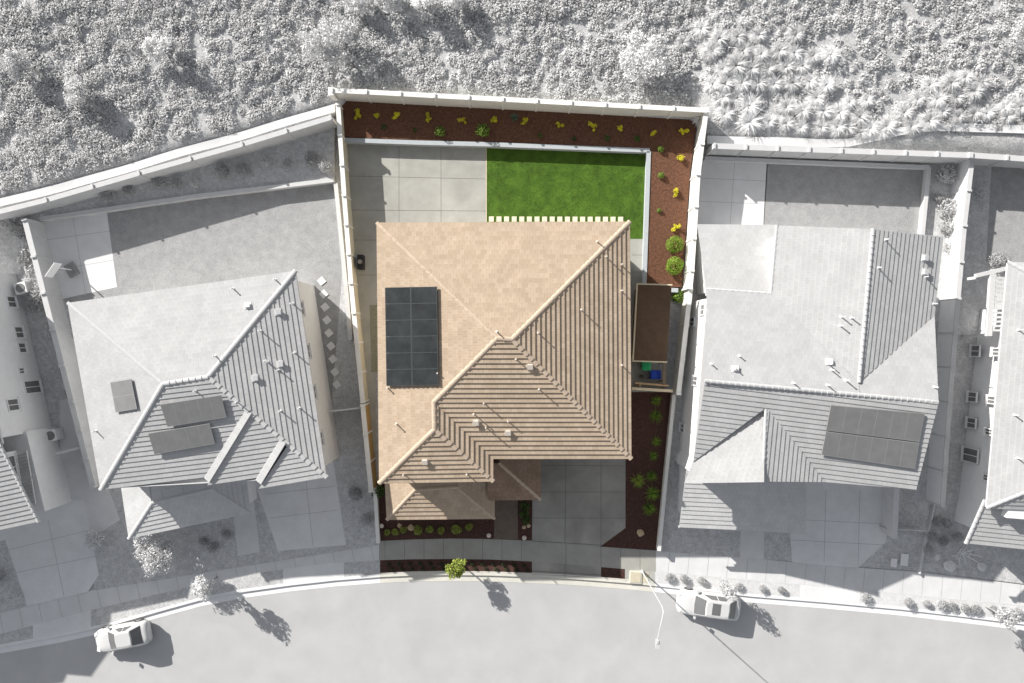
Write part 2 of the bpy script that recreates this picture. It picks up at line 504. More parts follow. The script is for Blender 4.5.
def solar(root, roof, quad, nx, ny, gm, fm, off=.13):
    h = roof.hit(*[sum(q[i] for q in quad) / 4 for i in (0, 1)])
    _, q0, N, U, u = h
    cs = []
    for px, py in quad:
        g0 = P(px, py, 0); c = V((0, 0, H)); d = g0 - c
        t = (q0 + N * off - c).dot(N) / d.dot(N); cs.append(c + d * t)
    def bl(a, b): return (cs[0] * (1 - a) + cs[1] * a) * (1 - b) + (cs[3] * (1 - a) + cs[2] * a) * b
    for j in range(ny):
        for i in range(nx):
            p = [bl((i + x) / nx, (j + y) / ny) for x, y in ((0, 0), (1, 0), (1, 1), (0, 1))]
            cen = sum(p, V((0, 0, 0))) / 4
            e = [cen + (v - cen) * .992 for v in p]; k = [cen + (v - cen) * .955 for v in p]
            mb = MB(); th = N * .05
            mb.add([v - th for v in e] + [v for v in e] + [v for v in k],
                   [[0, 1, 5, 4], [1, 2, 6, 5], [2, 3, 7, 6], [3, 0, 4, 7], [3, 2, 1, 0]] + [[4 + a, 4 + (a + 1) % 4, 8 + (a + 1) % 4, 8 + a] for a in range(4)], 1)
            mb.add(k, [[0, 1, 2, 3]], 0)
            mb.build('solar_panel', [gm, fm], root)

# ------------------------------------------------------------------ boundary walls
def wall_run(name, label, pts, h, wm, cm, th=.20, cw=.36, step=2.4, pil=True, z1=None, cat='wall', pilside=None):
    """pts: list of Vectors with z = base level; z1 fixed top level if given"""
    root = thing(name, label, cat, pts[0])
    wb, cb = MB(), MB()
    for i in range(len(pts) - 1):
        a, b = pts[i], pts[i + 1]
        d = V((b.x - a.x, b.y - a.y, 0)).normalized(); n = V((-d.y, d.x, 0))
        za, zb = (z1, z1) if z1 is not None else (a.z + h, b.z + h)
        q = [a - n * th / 2, b - n * th / 2, b + n * th / 2, a + n * th / 2]
        low = [V((v.x, v.y, v.z - .3)) for v in q]
        top = [V((v.x, v.y, t - .07)) for v, t in zip(q, (za, zb, zb, za))]
        F = [[3, 2, 1, 0], [4, 5, 6, 7], [0, 1, 5, 4], [1, 2, 6, 5], [2, 3, 7, 6], [3, 0, 4, 7]]
        wb.add(low + top, F)
        e0 = d * (cw / 2 if i > 0 else .0)
        q = [a - n * cw / 2, b - n * cw / 2, b + n * cw / 2, a + n * cw / 2]
        o1 = -.07 - .003 * (i % 2); o2 = -.003 * (i % 2)
        cb.add([V((v.x, v.y, t + o1)) for v, t in zip(q, (za, zb, zb, za))] + [V((v.x, v.y, t + o2)) for v, t in zip(q, (za, zb, zb, za))], F)
    wb.build('block_wall', wm, root); cb.build('cap', cm, root)
    if pil:
        for i in range(len(pts) - 1):
            a, b = pts[i], pts[i + 1]; L = (b - a).length; d = (b - a).normalized()
            nseg = max(1, round(L / step)); rz = math.atan2(d.y, d.x)
            for k in range(nseg + (1 if i == len(pts) - 2 else 0)):
                q = a + d * (L * k / nseg)
                zt = (z1 if z1 is not None else q.z + h) + .05
                mb = MB(); mb.box((q.x, q.y, (q.z - .3 + zt) / 2), (.12, cw - .03, zt - q.z + .3), rz)
                mb.box((q.x, q.y, zt + .03), (.15, cw + .012, .05), rz)
                mb.build('pilaster', cm, root)
    return root

# ------------------------------------------------------------------ plants
def leaves_mesh(name, mats, gens, origin=(0, 0, 0)):
    """gens: list of (pos Nx3, normal Nx3, size N, aspect, matindex N)"""
    vs, mi, nf = [], [], 0
    for pos, nor, size, asp, m in gens:
        n = len(pos)
        nor = nor / (np.linalg.norm(nor, axis=1, keepdims=True) + 1e-9)
        rnd = RNG.normal(size=(n, 3))
        t = np.cross(nor, rnd); t /= (np.linalg.norm(t, axis=1, keepdims=True) + 1e-9)
        b = np.cross(nor, t)
        sz = size[:, None]
        q = np.stack([pos - t * sz, pos - b * sz * asp, pos + t * sz, pos + b * sz * asp], 1)
        q[:, 2] += nor * sz * .25; q[:, 0] += nor * sz * .15
        vs.append(q.reshape(-1, 3)); mi.append(m); nf += n
    v = np.concatenate(vs); mi = np.concatenate(mi)
    me = bpy.data.meshes.new(name)
    me.vertices.add(len(v)); me.vertices.foreach_set('co', v.astype(np.float32).ravel())
    me.loops.add(nf * 4); me.loops.foreach_set('vertex_index', np.arange(nf * 4, dtype=np.int32))
    me.polygons.add(nf); me.polygons.foreach_set('loop_start', np.arange(0, nf * 4, 4, dtype=np.int32))
    me.polygons.foreach_set('loop_total', np.full(nf, 4, dtype=np.int32))
    for m in mats: me.materials.append(MATS[m])
    me.polygons.foreach_set('material_index', mi.astype(np.int32))
    me.update(calc_edges=True); me.validate()
    return me

def cloud(c, r, n, size, lumps=6, up=.3, jit=.5, shell=.55, asp=.5, nm=2):
    """leaf scatter through a lumpy ellipsoid volume"""
    c = np.array(c, float); r = np.array(r, float)
    d = RNG.normal(size=(n, 3)); d /= np.linalg.norm(d, axis=1, keepdims=True)
    lump = RNG.normal(size=(lumps, 3)); lump /= np.linalg.norm(lump, axis=1, keepdims=True)
    k = (np.maximum(0, d @ lump.T) ** 6).max(1)
    rad = (shell + (1 - shell) * RNG.random(n) ** .5) * (.72 + .38 * k)
    pos = c + d * r * rad[:, None]
    nor = d * .8 + RNG.normal(size=(n, 3)) * jit + np.array([0, 0, up])
    return pos, nor, size * RNG.uniform(.6, 1.3, n), asp, RNG.integers(0, nm, n)

def spikes(n, L, w, rise=.6, droop=.5, segs=3, base=.05, nm=2):
    """arching blades radiating from a centre (grass tufts, agaves)"""
    mb = MB()
    for i in range(n):
        a = random.uniform(0, 2 * math.pi); l = L * random.uniform(.65, 1.1); el = random.uniform(.25, 1.35) * rise
        d = V((math.cos(a), math.sin(a), 0)); s = V((-d.y, d.x, 0)); p = d * random.uniform(0, base)
        pts = []; e = el
        for k in range(segs + 1):
            ww = w * (1 - (k / segs) ** 1.5 * .9)
            pts += [p - s * ww / 2, p + s * ww / 2]
            p = p + (d * math.cos(e) + V((0, 0, math.sin(e)))) * l / segs; e -= droop * random.uniform(.6, 1.2)
            if p.z < .02: p.z = .02
        mb.add(pts, [[2 * k, 2 * k + 1, 2 * k + 3, 2 * k + 2] for k in range(segs)], random.randrange(nm))
    return mb

def put(name, me, loc, sc, rz, label, cat, group=None, sz=None):
    o = bpy.data.objects.new(name, me); COL.objects.link(o); o.location = loc
    o.scale = (sc, sc, sz if sz else sc); o.rotation_euler = (0, 0, rz)
    return tag(o, label, cat, group)

def bush_mesh(name, mats, n=420, size=.11, lumps=9, flatz=.85, jit=.5):
    """unit-radius bush sitting on z = 0"""
    return leaves_mesh(name, mats, [cloud((0, 0, flatz * .55), (1, 1, flatz * .62), n, size, lumps, jit=jit)])

def tree(name, label, cat, base, h, cr, crz, mats, bark, n=1500, size=.10, group=None, lobes=7, lean=(0, 0)):
    base = V(base); root = thing(name, label, cat, base, group)
    tb = MB(); top = base + V((lean[0], lean[1], h))
    zc = h - crz
    fork = base + V((lean[0] * .5, lean[1] * .5, max(.3, zc - crz * .5)))
    tb.tube([base - V((0, 0, .1)), base + (fork - base) * .5 + V((.02, .01, 0)), fork], [.075, .06, .05])
    gens = []; k = lobes
    for i in range(k):
        a = 2 * math.pi * i / k + random.uniform(-.4, .4); rr = cr * random.uniform(.35, .72)
        c = V((math.cos(a) * rr + lean[0], math.sin(a) * rr + lean[1], zc + random.uniform(-.5, .55) * crz))
        tb.tube([fork, (fork + base + c) / 2 + V((0, 0, .05)), base + c], [.04, .025, .012], 6)
        gens.append(cloud(c, V((cr, cr, crz)) * random.uniform(.36, .55), n // (k + 1), size, 5, shell=.25, jit=.9))
    gens.append(cloud((lean[0], lean[1], zc + crz * .3), (cr * .5, cr * .5, crz * .6), n // (k + 1), size, 5, shell=.25, jit=.9))
    tb.build('trunk', bark, root)
    me = leaves_mesh('crown', mats, gens); o = bpy.data.objects.new('crown', me); COL.objects.link(o); o.parent = root
    return root

def rock_mesh():
    mb = MB(); n = 9; pts = []; fs = []
    rings = [(0, -.1), (.8, .0), (1.0, .25), (.75, .55), (.3, .7)]
    o = []
    for r, z in rings:
        for k in range(n):
            j = random.uniform(.78, 1.15)
            pts.append((r * j * math.cos(2 * math.pi * k / n), r * j * math.sin(2 * math.pi * k / n), z * random.uniform(.85, 1.1)))
    for i in range(len(rings) - 1):
        for k in range(n): fs.append([i * n + k, i * n + (k + 1) % n, (i + 1) * n + (k + 1) % n, (i + 1) * n + k])
    fs.append([(len(rings) - 1) * n + k for k in range(n)])
    mb.add(pts, fs); return mb

#@@SETTING
# ================================================================== SETTING
mb = MB(); mb.poly([(-300, -300, -.03), (300, -300, -.03), (300, 300, -.03), (-300, 300, -.03)])
struct('ground', mb, 'grey_ground')

EDGE = [(-300, 700), (-40, 662), (0, 652), (60, 641), (115, 629), (160, 616), (200, 605), (240, 597), (290, 590), (335, 585), (380, 581.5), (415, 580), (450, 579.5), (490, 580),
        (530, 581.5), (565, 583), (600, 585.5), (630, 588), (660, 591), (700, 595.5), (750, 601), (824, 607), (900, 614), (960, 621), (1024, 629), (1064, 634), (1350, 680)]
SW_T = [(-300, 665), (-40, 622), (0, 612), (88, 591), (180, 571), (220, 561), (259, 552.5), (315, 546), (373, 541), (410, 539), (450, 538), (490, 538.5), (532, 540), (565, 543), (600, 546), (655, 550), (700, 553.5),
        (760, 559), (824, 565), (870, 568.5), (918, 572), (1024, 585), (1064, 590), (1350, 630)]
SW_B = [(-300, 686), (-40, 644), (0, 634), (91, 610), (180, 589), (240, 576.5), (282, 569), (330, 563.5), (373, 560.5), (410, 559.3), (450, 559), (490, 559.5), (532, 561.5), (565, 564), (600, 567), (660, 572), (736, 579),
        (824, 587), (891, 593), (960, 600), (1024, 606), (1064, 610), (1350, 650)]
def yat(c, x):
    for (x0, y0), (x1, y1) in zip(c, c[1:]):
        if x0 <= x <= x1: return y0 + (y1 - y0) * (x - x0) / (x1 - x0)
    return c[-1][1]
def sub(c, x0, x1, dy=0, n=None):
    xs = [x0] + [x for x, y in c if x0 < x < x1] + [x1]
    return [(x, yat(c, x) + dy) for x in xs]
def band(name, ca, cb, x0, x1, z, m, da=0, db=0):
    return flat(name, sub(ca, x0, x1, da) + sub(cb, x0, x1, db)[::-1], z, m)

# road, gutter, kerb
mb = MB(); pts = [P(x, y, 0) for x, y in sub(EDGE, -300, 1350, -1)] + [P(1350, 1100, 0), P(-300, 1100, 0)]
mb.poly(pts[::-1]); struct('road', mb, 'road')
def strip_solid(name, c, x0, x1, o0, o1, z0, z1, m):
    xs = [x for x, y in sub(c, x0, x1)]
    mb = MB()
    for xa, xb in zip(xs, xs[1:]):
        q = [P(xa, yat(c, xa) + o0, 0), P(xb, yat(c, xb) + o0, 0), P(xb, yat(c, xb) + o1, 0), P(xa, yat(c, xa) + o1, 0)]
        a = [V((p.x, p.y, z0)) for p in q]; b = [V((p.x, p.y, z1)) for p in q]
        mb.add(a + b, [[4, 7, 6, 5], [3, 2, 6, 7], [1, 0, 4, 5]])
    return struct(name, mb, m)
for nm, x0, x1, m in (('gutter', -300, 380, 'grey_kerb'), ('gutter', 380, 655, 'kerb_concrete'), ('gutter', 655, 1350, 'grey_kerb')):
    strip_solid(nm, EDGE, x0, x1, -4.5, 1.5, -.02, .012, m)
def kerb_z(x):
    for a, b in ((102, 0), (282, 345), (532, 603), (742, 858)): pass
    return .13
for x0, x1, m in ((-300, 380, 'grey_kerb'), (380, 655, 'kerb_concrete'), (655, 1350, 'grey_kerb')):
    strip_solid('kerb', EDGE, x0, x1, -8, -5, -.02, .13, m)
# sidewalk and parkway
band('lots', [(-300, -200), (1350, -200)], SW_T, -300, 1350, .10, 'grey_bed', 0, 6)
band('sidewalk', SW_T, SW_B, -300, 379, .135, 'grey_walk')
band('sidewalk', SW_T, SW_B, 379, 656, .135, 'walk_concrete')
band('sidewalk', SW_T, SW_B, 656, 1350, .135, 'grey_walk')
def park(x0, x1, m, z=.126): band('parkway', SW_B, EDGE, x0, x1, z, m, -1, -7)
park(-300, 33, 'grey_bed'); park(33, 91, 'grey_drive', .131); park(91, 283, 'grey_bed'); park(283, 344, 'grey_drive', .131); park(344, 380, 'grey_bed')
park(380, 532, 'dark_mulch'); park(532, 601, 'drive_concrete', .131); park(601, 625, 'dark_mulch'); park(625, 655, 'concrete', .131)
park(655, 742, 'grey_sand'); park(742, 800, 'grey_sand'); park(800, 860, 'grey_drive', .131); park(860, 1350, 'grey_sand')

# front strip of our parkway: pale concrete band between bed and kerb
band('concrete_band', EDGE, EDGE, 380, 655, .139, 'kerb_concrete', -8.6, -7.5)

def joints(name, segs, z, w=.03, m='joint'):
    mb = MB()
    for (x0, y0), (x1, y1) in segs:
        a, b = P(x0, y0, z), P(x1, y1, z); d = (b - a).normalized(); n = V((-d.y, d.x, 0)) * w / 2
        mb.poly([a - n, b - n, b + n, a + n])
    return struct(name, mb, m)
def cross_joints(x0, x1, step, slope=.0):
    out = []; x = x0
    while x < x1:
        out.append(((x, yat(SW_T, x) + .5), (x - slope, yat(SW_B, x - slope) - .5))); x += step
    return out
mat('grey_joint', g(.40), .05, 3, .95)
joints('walk_joints', cross_joints(385, 533, 19.5) + cross_joints(566, 570, 19.5) + cross_joints(601, 650, 19.5), .140)
joints('walk_joints', cross_joints(-20, 376, 19.5, -4) + cross_joints(670, 1040, 19.5, 2), .140, .03, 'grey_joint')

# --- subject lot ground
flat('patio', [(343, 139), (488, 144), (487, 225), (487, 300), (376, 300), (376, 500), (374, 500), (350, 250)], LOT + .03, 'concrete')
flat('lawn', [(486, 142), (652, 150), (647, 240), (645, 244), (486, 244)], LOT + .034, 'lawn_green')
flat('side_path', [(600, 239), (650, 239), (648, 300), (665, 392), (600, 392)], LOT + .038, 'concrete')
joints('patio_joints', [((399, 142), (399, 224)), ((441, 142), (441, 224)), ((347, 176), (487, 179)), ((350, 210), (487, 211)), ((353, 240), (380, 240)), ((357, 275), (380, 275))], LOT + .034, .03)
joints('lawn_edging', [((486.3, 145), (486.3, 222))], LOT + .045, .06, 'trim')
joints('path_joints', [((632, 255), (650, 255)), ((632, 272), (650, 272))], LOT + .043, .03)
flat('gravel_strip', [(369.5, 305), (378, 305), (378, 372), (371.5, 372)], LOT + .036, 'gravel')
# front
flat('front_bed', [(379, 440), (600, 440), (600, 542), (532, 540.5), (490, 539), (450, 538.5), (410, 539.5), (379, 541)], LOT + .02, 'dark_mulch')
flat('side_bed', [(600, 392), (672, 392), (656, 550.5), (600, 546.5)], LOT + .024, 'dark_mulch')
flat('driveway', [(533, 440), (625.5, 440), (625.5, 528), (601, 546), (565, 543), (532, 540.5)], LOT + .032, 'drive_concrete')
flat('entry_path', [(495, 480), (517.5, 480), (518, 539.5), (494, 538.8)], LOT + .028, 'brown_paving')
joints('driveway_joints', [((566, 450), (565, 543)), ((601, 450), (601, 546)), ((533, 465), (626, 466)), ((533, 492), (626, 492)), ((533, 518), (626, 518)), ((532, 541), (601, 545)),
       ((565, 564), (565, 577)), ((532, 571), (601, 575))], LOT + .037, .035)

# raised beds behind
mb = MB()
mb.prism([tuple(P(*q, BED)[:2]) for q in ((338, 97), (700, 117), (697, 122), (690, 172), (683, 273), (682, 287), (645, 287), (650, 149), (500, 142), (344, 137.5))], 0, BED)
struct('rear_bed', mb, 'mulch')

# --- left neighbour ground
flat('side_yard', [(28, 205), (345, 170), (378, 545), (95, 590)], LOT + .004, 'grey_bed')
flat('patio', [(40, 214), (106, 206), (117, 287), (62, 299)], LOT + .012, 'grey_patio')
flat('lawn', [(105, 203), (336, 175), (342, 275), (332, 400), (300, 400), (80, 330), (62, 297), (117, 286)], LOT + .008, 'grey_lawn')
joints('patio_joints', [((45, 240), (110, 231)), ((72, 212), (86, 296)), ((55, 270), (114, 260))], LOT + .016, .03, 'grey_joint')
flat('driveway', [(240, 440), (330, 440), (346, 545), (278, 551)], LOT + .012, 'grey_drive')
flat('entry_path', [(228, 470), (250, 470), (260, 552), (238, 556)], LOT + .012, 'grey_walk')
joints('driveway_joints', [((306, 480), (313, 546)), ((270, 518), (338, 510)), ((266, 494), (336, 486))], LOT + .017, .03, 'grey_joint')
# far left ground
flat('driveway', [(-80, 530), (60, 500), (84, 500), (99, 575), (88, 592), (27, 606), (-80, 632)], LOT + .012, 'grey_drive')
flat('side_path', [(60, 400), (90, 395), (102, 470), (120, 520), (88, 540), (60, 500)], LOT + .008, 'grey_walk')
flat('front_bed', [(-80, 560), (5, 540), (27, 606), (-80, 632)], LOT + .018, 'grey_bed')
joints('driveway_joints', [((8, 550), (90, 530)), ((14, 573), (97, 556)), ((48, 520), (64, 596))], LOT + .017, .03, 'grey_joint')
# right neighbour ground
flat('side_yard', [(690, 150), (965, 150), (930, 572), (657, 551)], LOT + .004, 'grey_bed')
flat('patio', [(697, 156), (768, 159), (763, 240), (690, 240)], LOT + .012, 'grey_patio')
flat('lawn', [(767, 158), (926, 165), (921, 260), (762, 250)], LOT + .012, 'grey_lawn')
joints('patio_joints', [((735, 158), (730, 225)), ((698, 178), (766, 181)), ((695, 201), (764, 204))], LOT + .016, .03, 'grey_joint')
flat('driveway', [(770, 455), (893, 455), (886, 542), (858, 568), (812, 564.5), (792, 562), (790, 530)], LOT + .012, 'grey_drive')
flat('entry_path', [(742, 500), (764, 500), (764, 560), (740, 558)], LOT + .008, 'grey_walk')
joints('driveway_joints', [((826, 490), (824, 563)), ((860, 490), (858, 566)), ((806, 520), (888, 524)), ((792, 540), (886, 545))], LOT + .017, .03, 'grey_joint')
# far right ground
flat('side_yard', [(966, 150), (1350, 180), (1350, 628), (1024, 584), (930, 572)], LOT + .006, 'grey_bed')
flat('lawn', [(992, 160), (1350, 185), (1350, 262), (986, 262)], LOT + .012, 'grey_lawn')

# --- hillside behind the rear walls
WLINE = [(-500, 330), (-100, 236), (0, 208), (150, 166), (250, 138), (334, 112), (345, 98), (700, 118), (712, 146), (800, 149), (960, 153), (1060, 158), (1500, 175)]
WW = [P(x, y, 1.3) for x, y in WLINE]
def wall_y(x):
    for a, b in zip(WW, WW[1:]):
        if a.x <= x <= b.x: return a.y + (b.y - a.y) * (x - a.x) / (b.x - a.x)
    return WW[-1].y if x > 0 else WW[0].y
def hill_z(x, y): return 1.25 + .10 * max(0, y - wall_y(x)) + .12 * math.sin(x * .7) * math.sin(y * .55)
xs = np.unique(np.concatenate([np.linspace(-75, 75, 76), [w.x for w in WW if abs(w.x) < 75]]))
mb = MB(); ny = 26
pts = []
for x in xs:
    y0 = wall_y(float(x))
    for j in range(ny): 
        y = y0 + (j / (ny - 1)) ** 1.3 * 40
        pts.append((x, y, hill_z(x, y) if j else -.05) if j != 1 else (x, y0 + .02, hill_z(x, y0)))
fs = [[i * ny + j, (i + 1) * ny + j, (i + 1) * ny + j + 1, i * ny + j + 1] for i in range(len(xs) - 1) for j in range(ny - 1)]
mb.add(pts, fs); struct('hillside', mb, 'hill_soil', smooth=True)

# ground cover: one mass of low shrubs nobody could count
NB = 4700
gens = []
def in_tufts(px, py): return 690 < px < 1010 and py > 32 + max(0, px - 800) * .22 and py < 150
cnt = 0
cp, cn, cs, cm = [], [], [], []
while cnt < NB:
    x = random.uniform(-44, 44); yb = wall_y(x); y = yb + random.uniform(.9, 36 - yb)
    if y > 36: continue
    z = hill_z(x, y)
    px = 512 + x * H / (H - z) / S; py = 341.5 - y * H / (H - z) / S
    if py < -75 or px < -20 or px > 1044: continue
    if in_tufts(px, py) and random.random() < .45: continue
    if px > 690 and y - yb < 1.8: continue
    if px < 340 and y - yb < 1.2: continue
    r = random.uniform(.22, .52) * (1.25 if px < 150 else 1.0)
    if py < 18 and px > 380 and px < 740: r *= 1.3
    n = int(80 * (r / .5) ** 1.6) + 26
    d = RNG.normal(size=(n, 3)); d[:, 2] = np.abs(d[:, 2]); d /= np.linalg.norm(d, axis=1, keepdims=True)
    hr = r * random.uniform(.35, .75)
    pos = np.array([x, y, z]) + d * np.array([r, r, hr]) * (.6 + .5 * RNG.random((n, 1)))
    cp.append(pos); cn.append(d * .7 + RNG.normal(size=(n, 3)) * .32 + [-.2, .2, .6]); cs.append(RNG.uniform(.045, .105, n))
    w = random.random()
    cm.append(RNG.choice(3, n, p=[.5, .3, .2] if w < .6 else ([.2, .7, .1] if w < .8 else [.3, .1, .6])))
    cnt += 1
me = leaves_mesh('ground_cover', ['cover_leaf', 'cover_leaf_b', 'cover_leaf_c'], [(np.concatenate(cp), np.concatenate(cn), np.concatenate(cs), .55, np.concatenate(cm))])
o = bpy.data.objects.new('ground_cover', me); COL.objects.link(o); o['kind'] = 'stuff'

# short synthetic grass on our lawn
N = 26000
px = RNG.uniform(486.8, 646, N); py = RNG.uniform(148, 238, N)
z0 = LOT + .034
f = S * (H - z0) / H
bx = (px - 512) * f; by = -(py - 341.5) * f
a = RNG.uniform(0, 2 * np.pi, N); w = .012; hh = RNG.uniform(.02, .045, N)
lx = RNG.normal(0, .02, N); ly = RNG.normal(0, .02, N)
v = np.stack([np.stack([bx - np.cos(a) * w, by - np.sin(a) * w, np.full(N, z0)], 1), np.stack([bx + np.cos(a) * w, by + np.sin(a) * w, np.full(N, z0)], 1),
              np.stack([bx + lx, by + ly, z0 + hh], 1)], 1).reshape(-1, 3)
me = bpy.data.meshes.new('grass')
me.vertices.add(3 * N); me.vertices.foreach_set('co', v.astype(np.float32).ravel())
me.loops.add(3 * N); me.loops.foreach_set('vertex_index', np.arange(3 * N, dtype=np.int32))
me.polygons.add(N); me.polygons.foreach_set('loop_start', np.arange(0, 3 * N, 3, dtype=np.int32)); me.polygons.foreach_set('loop_total', np.full(N, 3, dtype=np.int32))
me.materials.append(MATS['blade_green']); me.update(calc_edges=True)
o = bpy.data.objects.new('grass', me); COL.objects.link(o); o['kind'] = 'stuff'

#@@WALLS
# ================================================================== BOUNDARY WALLS
B0 = P(338.5, 99.2, BED); B1 = P(700.5, 118.6, BED)
wall_run('boundary_wall', 'pale capped block wall along the back of the coloured lot, above the mulch bed', [B0, B1], 1.86, 'pale_wall', 'wall_cap', cw=.34)
# left wall: cream, level with the patio
L = [P(343.5, 112, LOT), P(349.5, 200, LOT), P(356, 285, LOT), P(367.5, 400, LOT)]
r_ = wall_run('boundary_wall', 'cream block wall with white cap running beside the shaded patio', L, 1.68, 'cream_wall', 'wall_cap', cw=.32)
wall_run('boundary_wall', 'tan stretch of side wall beside the solar panel roof slope', [P(367.8, 403, LOT), P(376, 486, LOT)], 1.8, 'tan_wall', 'wall_cap', cw=.34)
mb_ = thing('corner_pier', 'square pale pier where the cream side wall meets the back wall', 'wall pier', P(341.5, 104, 0))
q = P(341.5, 105, 0); m_ = MB(); m_.box((q.x - .1, q.y + .1, 1.27), (.36, .5, 2.54), .06); m_.build('shaft', 'pale_wall', mb_)
m_ = MB(); m_.box((q.x - .1, q.y + .1, 2.57), (.44, .58, .06), .06); m_.build('cap', 'wall_cap', mb_)
# right wall
Rr = [P(699.5, 121, BED), P(692, 180, BED), P(686, 273, BED), P(684.2, 290, BED)]
wall_run('boundary_wall', 'pale block wall beside the reddish side bed and round green bushes', Rr, 1.7, 'pale_wall', 'wall_cap', cw=.34)
wall_run('boundary_wall', 'lower pale wall running past the brown shed to the bin gate', [P(684, 292, LOT), P(672.5, 392, LOT)], 1.9, 'pale_wall', 'wall_cap', cw=.34)
wall_run('boundary_wall', 'low white capped wall beside the dark mulch strip and driveway', [P(672, 394, LOT), P(664.5, 470, LOT), P(657, 548, LOT)], .75, 'pale_wall', 'wall_cap', pil=False, cw=.26, th=.16)
wall_run('boundary_wall', 'low white capped wall beside the front planting at the left of the coloured lot', [P(376.5, 488, LOT), P(379.5, 541, LOT)], .6, 'pale_wall', 'wall_cap', pil=False, cw=.26, th=.16)
# retaining walls of the raised bed
def retain(label, pts):
    wall_run('retaining_wall', label, pts, BED - LOT + .06, 'retaining', 'retaining', th=.22, cw=.32, pil=False)
retain('grey retaining wall between the rear mulch bed and the patio and lawn', [P(342, 142.5, LOT), P(420, 145.2, LOT), P(487, 146.8, LOT), P(648, 153, LOT)])
retain('grey retaining wall between the lawn and the reddish side bed', [P(647, 154, LOT), P(642.5, 288, LOT)])
retain('short grey retaining wall at the shed end of the side bed', [P(642, 289.5, LOT), P(676, 291, LOT)])

# left neighbour
q = [(-120, 245), (0, 213), (60, 198), (150, 172), (250, 144), (336, 118)]
wall_run('boundary_wall', 'long pale wall climbing along the foot of the slope at left', [P(x, y + 6, 1.0) for x, y in q], 1.5, 'grey_wall', 'grey_cap', cw=.36, th=.26, step=4.0)
wall_run('boundary_wall', 'pale side wall between the far left house and the lawn with the patio slab', [P(42, 224, LOT), P(60, 295, LOT), P(87, 400, LOT), P(108, 482, LOT)], 1.85, 'grey_wall', 'grey_cap', cw=.40, th=.24)
wall_run('retaining_wall', 'low pale kerb wall along the top of the left lawn', [P(46, 220.5, LOT), P(200, 198, LOT), P(336, 182, LOT)], .7, 'grey_wall', 'grey_cap', pil=False, cw=.3)
mb = MB(); mb.prism([tuple(P(*q, 0)[:2]) for q in ((46, 219), (200, 196.5), (336, 181), (337, 128), (250, 152), (60, 206))], 0, .7)
struct('planting_bed', mb, 'grey_bed')
wall_run('retaining_wall', 'pale low wall of blocks on the left lot just outside the cream wall', [P(337.5, 185, LOT), P(349, 300, LOT), P(352, 340, LOT)], .6, 'grey_wall', 'grey_wall', pil=False, cw=.3)
# right neighbour
wall_run('boundary_wall', 'pale back wall below the slope behind the right neighbour lawn', [P(708, 152, .9), P(800, 155.5, .9), P(955, 161, .9)], 1.6, 'grey_wall', 'grey_cap', cw=.4, th=.26)
wall_run('boundary_wall', 'pale back wall below the slope behind the far right yard', [P(957, 161, .9), P(1060, 168, .9), P(1200, 178, .9)], 1.6, 'grey_wall', 'grey_cap', cw=.4, th=.26)
wall_run('boundary_wall', 'bright pale side wall between the right neighbour bushes and far right house', [P(956, 162, LOT), P(948, 230, LOT), P(942, 300, LOT), P(934, 400, LOT), P(927, 500, LOT)], 1.9, 'white_stucco', 'grey_cap', cw=.34, th=.24)
wall_run('retaining_wall', 'low pale kerb wall along the top of the right neighbour lawn', [P(703, 160, LOT), P(925, 169, LOT), P(918, 240, LOT)], .55, 'grey_wall', 'grey_cap', pil=False, cw=.3)
# paved drainage path on the slope at right
mb = MB()
c = [(708, 139), (760, 141), (820, 143), (850, 142), (880, 136), (915, 128.5), (950, 127), (1000, 129), (1080, 133)]
c = [(a_[0] + (b_[0] - a_[0]) * t / 10, a_[1] + (b_[1] - a_[1]) * t / 10) for a_, b_ in zip(c, c[1:]) for t in range(10)] + [c[-1]]
top = []; bot = []
for x, y in c:
    for l, dy in ((top, -4), (bot, 4)):
        q = P(x, y + dy, 1.5); l.append(V((q.x, q.y, hill_z(q.x, q.y) + .16)))
for i in range(len(bot) - 1): mb.poly([bot[i], bot[i + 1], top[i + 1], top[i]])
struct('drain_path', mb, 'grey_patio')
mb = MB(); c = [(-100, 233), (0, 203), (60, 188), (150, 162), (250, 133), (335, 108)]
c = [(a_[0] + (b_[0] - a_[0]) * t / 10, a_[1] + (b_[1] - a_[1]) * t / 10) for a_, b_ in zip(c, c[1:]) for t in range(10)] + [c[-1]]
top = []; bot = []
for x, y in c:
    for l, dy in ((top, -4), (bot, 4)):
        q = P(x, y + dy, 1.4); l.append(V((q.x, q.y, hill_z(q.x, q.y) + .16)))
for i in range(len(bot) - 1): mb.poly([bot[i], bot[i + 1], top[i + 1], top[i]])
struct('drain_path', mb, 'grey_patio')

#@@HOUSES
# ================================================================== HOUSES
# ---- the coloured house
ZE = 6.0
A, B, C = P(377, 223, ZE), P(629.5, 222, ZE), P(631, 458.5, ZE)
D, F, Q = P(379.5, 483, ZE), P(493, 481, ZE), P(493, 458.5, ZE)
K1 = rv(497, 338.5, A, B); K2 = rv(512, 339.5, A, B); R1 = rv(434, 402, A, D); R2 = rv(434.5, 429.5, A, D)
hs = thing('house', 'two storey house with tan tiled hip roof and dark solar panels, in colour', 'house', P(505, 350, LOT))
rf = Roof(butt=.068)
rf.face([A, B, K2, K1], A, B); rf.face([A, K1, R1, R2, D], A, D); rf.face([B, C, K2], B, C)
rf.face([Q, C, K2, K1, R1], Q, C); rf.face([R1, Q, F, R2], Q, F); rf.face([D, F, R2], D, F)
rf.cap(K1, A, .13, .4, .03); rf.cap(K2, B, .17); rf.cap(K1, K2, .17); rf.cap(K1, R1, .17); rf.cap(R1, R2, .17); rf.cap(R2, D, .17)
rf.cap(R1, Q, .07, 3, -.01); rf.cap(K2, C, .17, .46, .02); rf.cap(R2, F, .17, .46, .02)
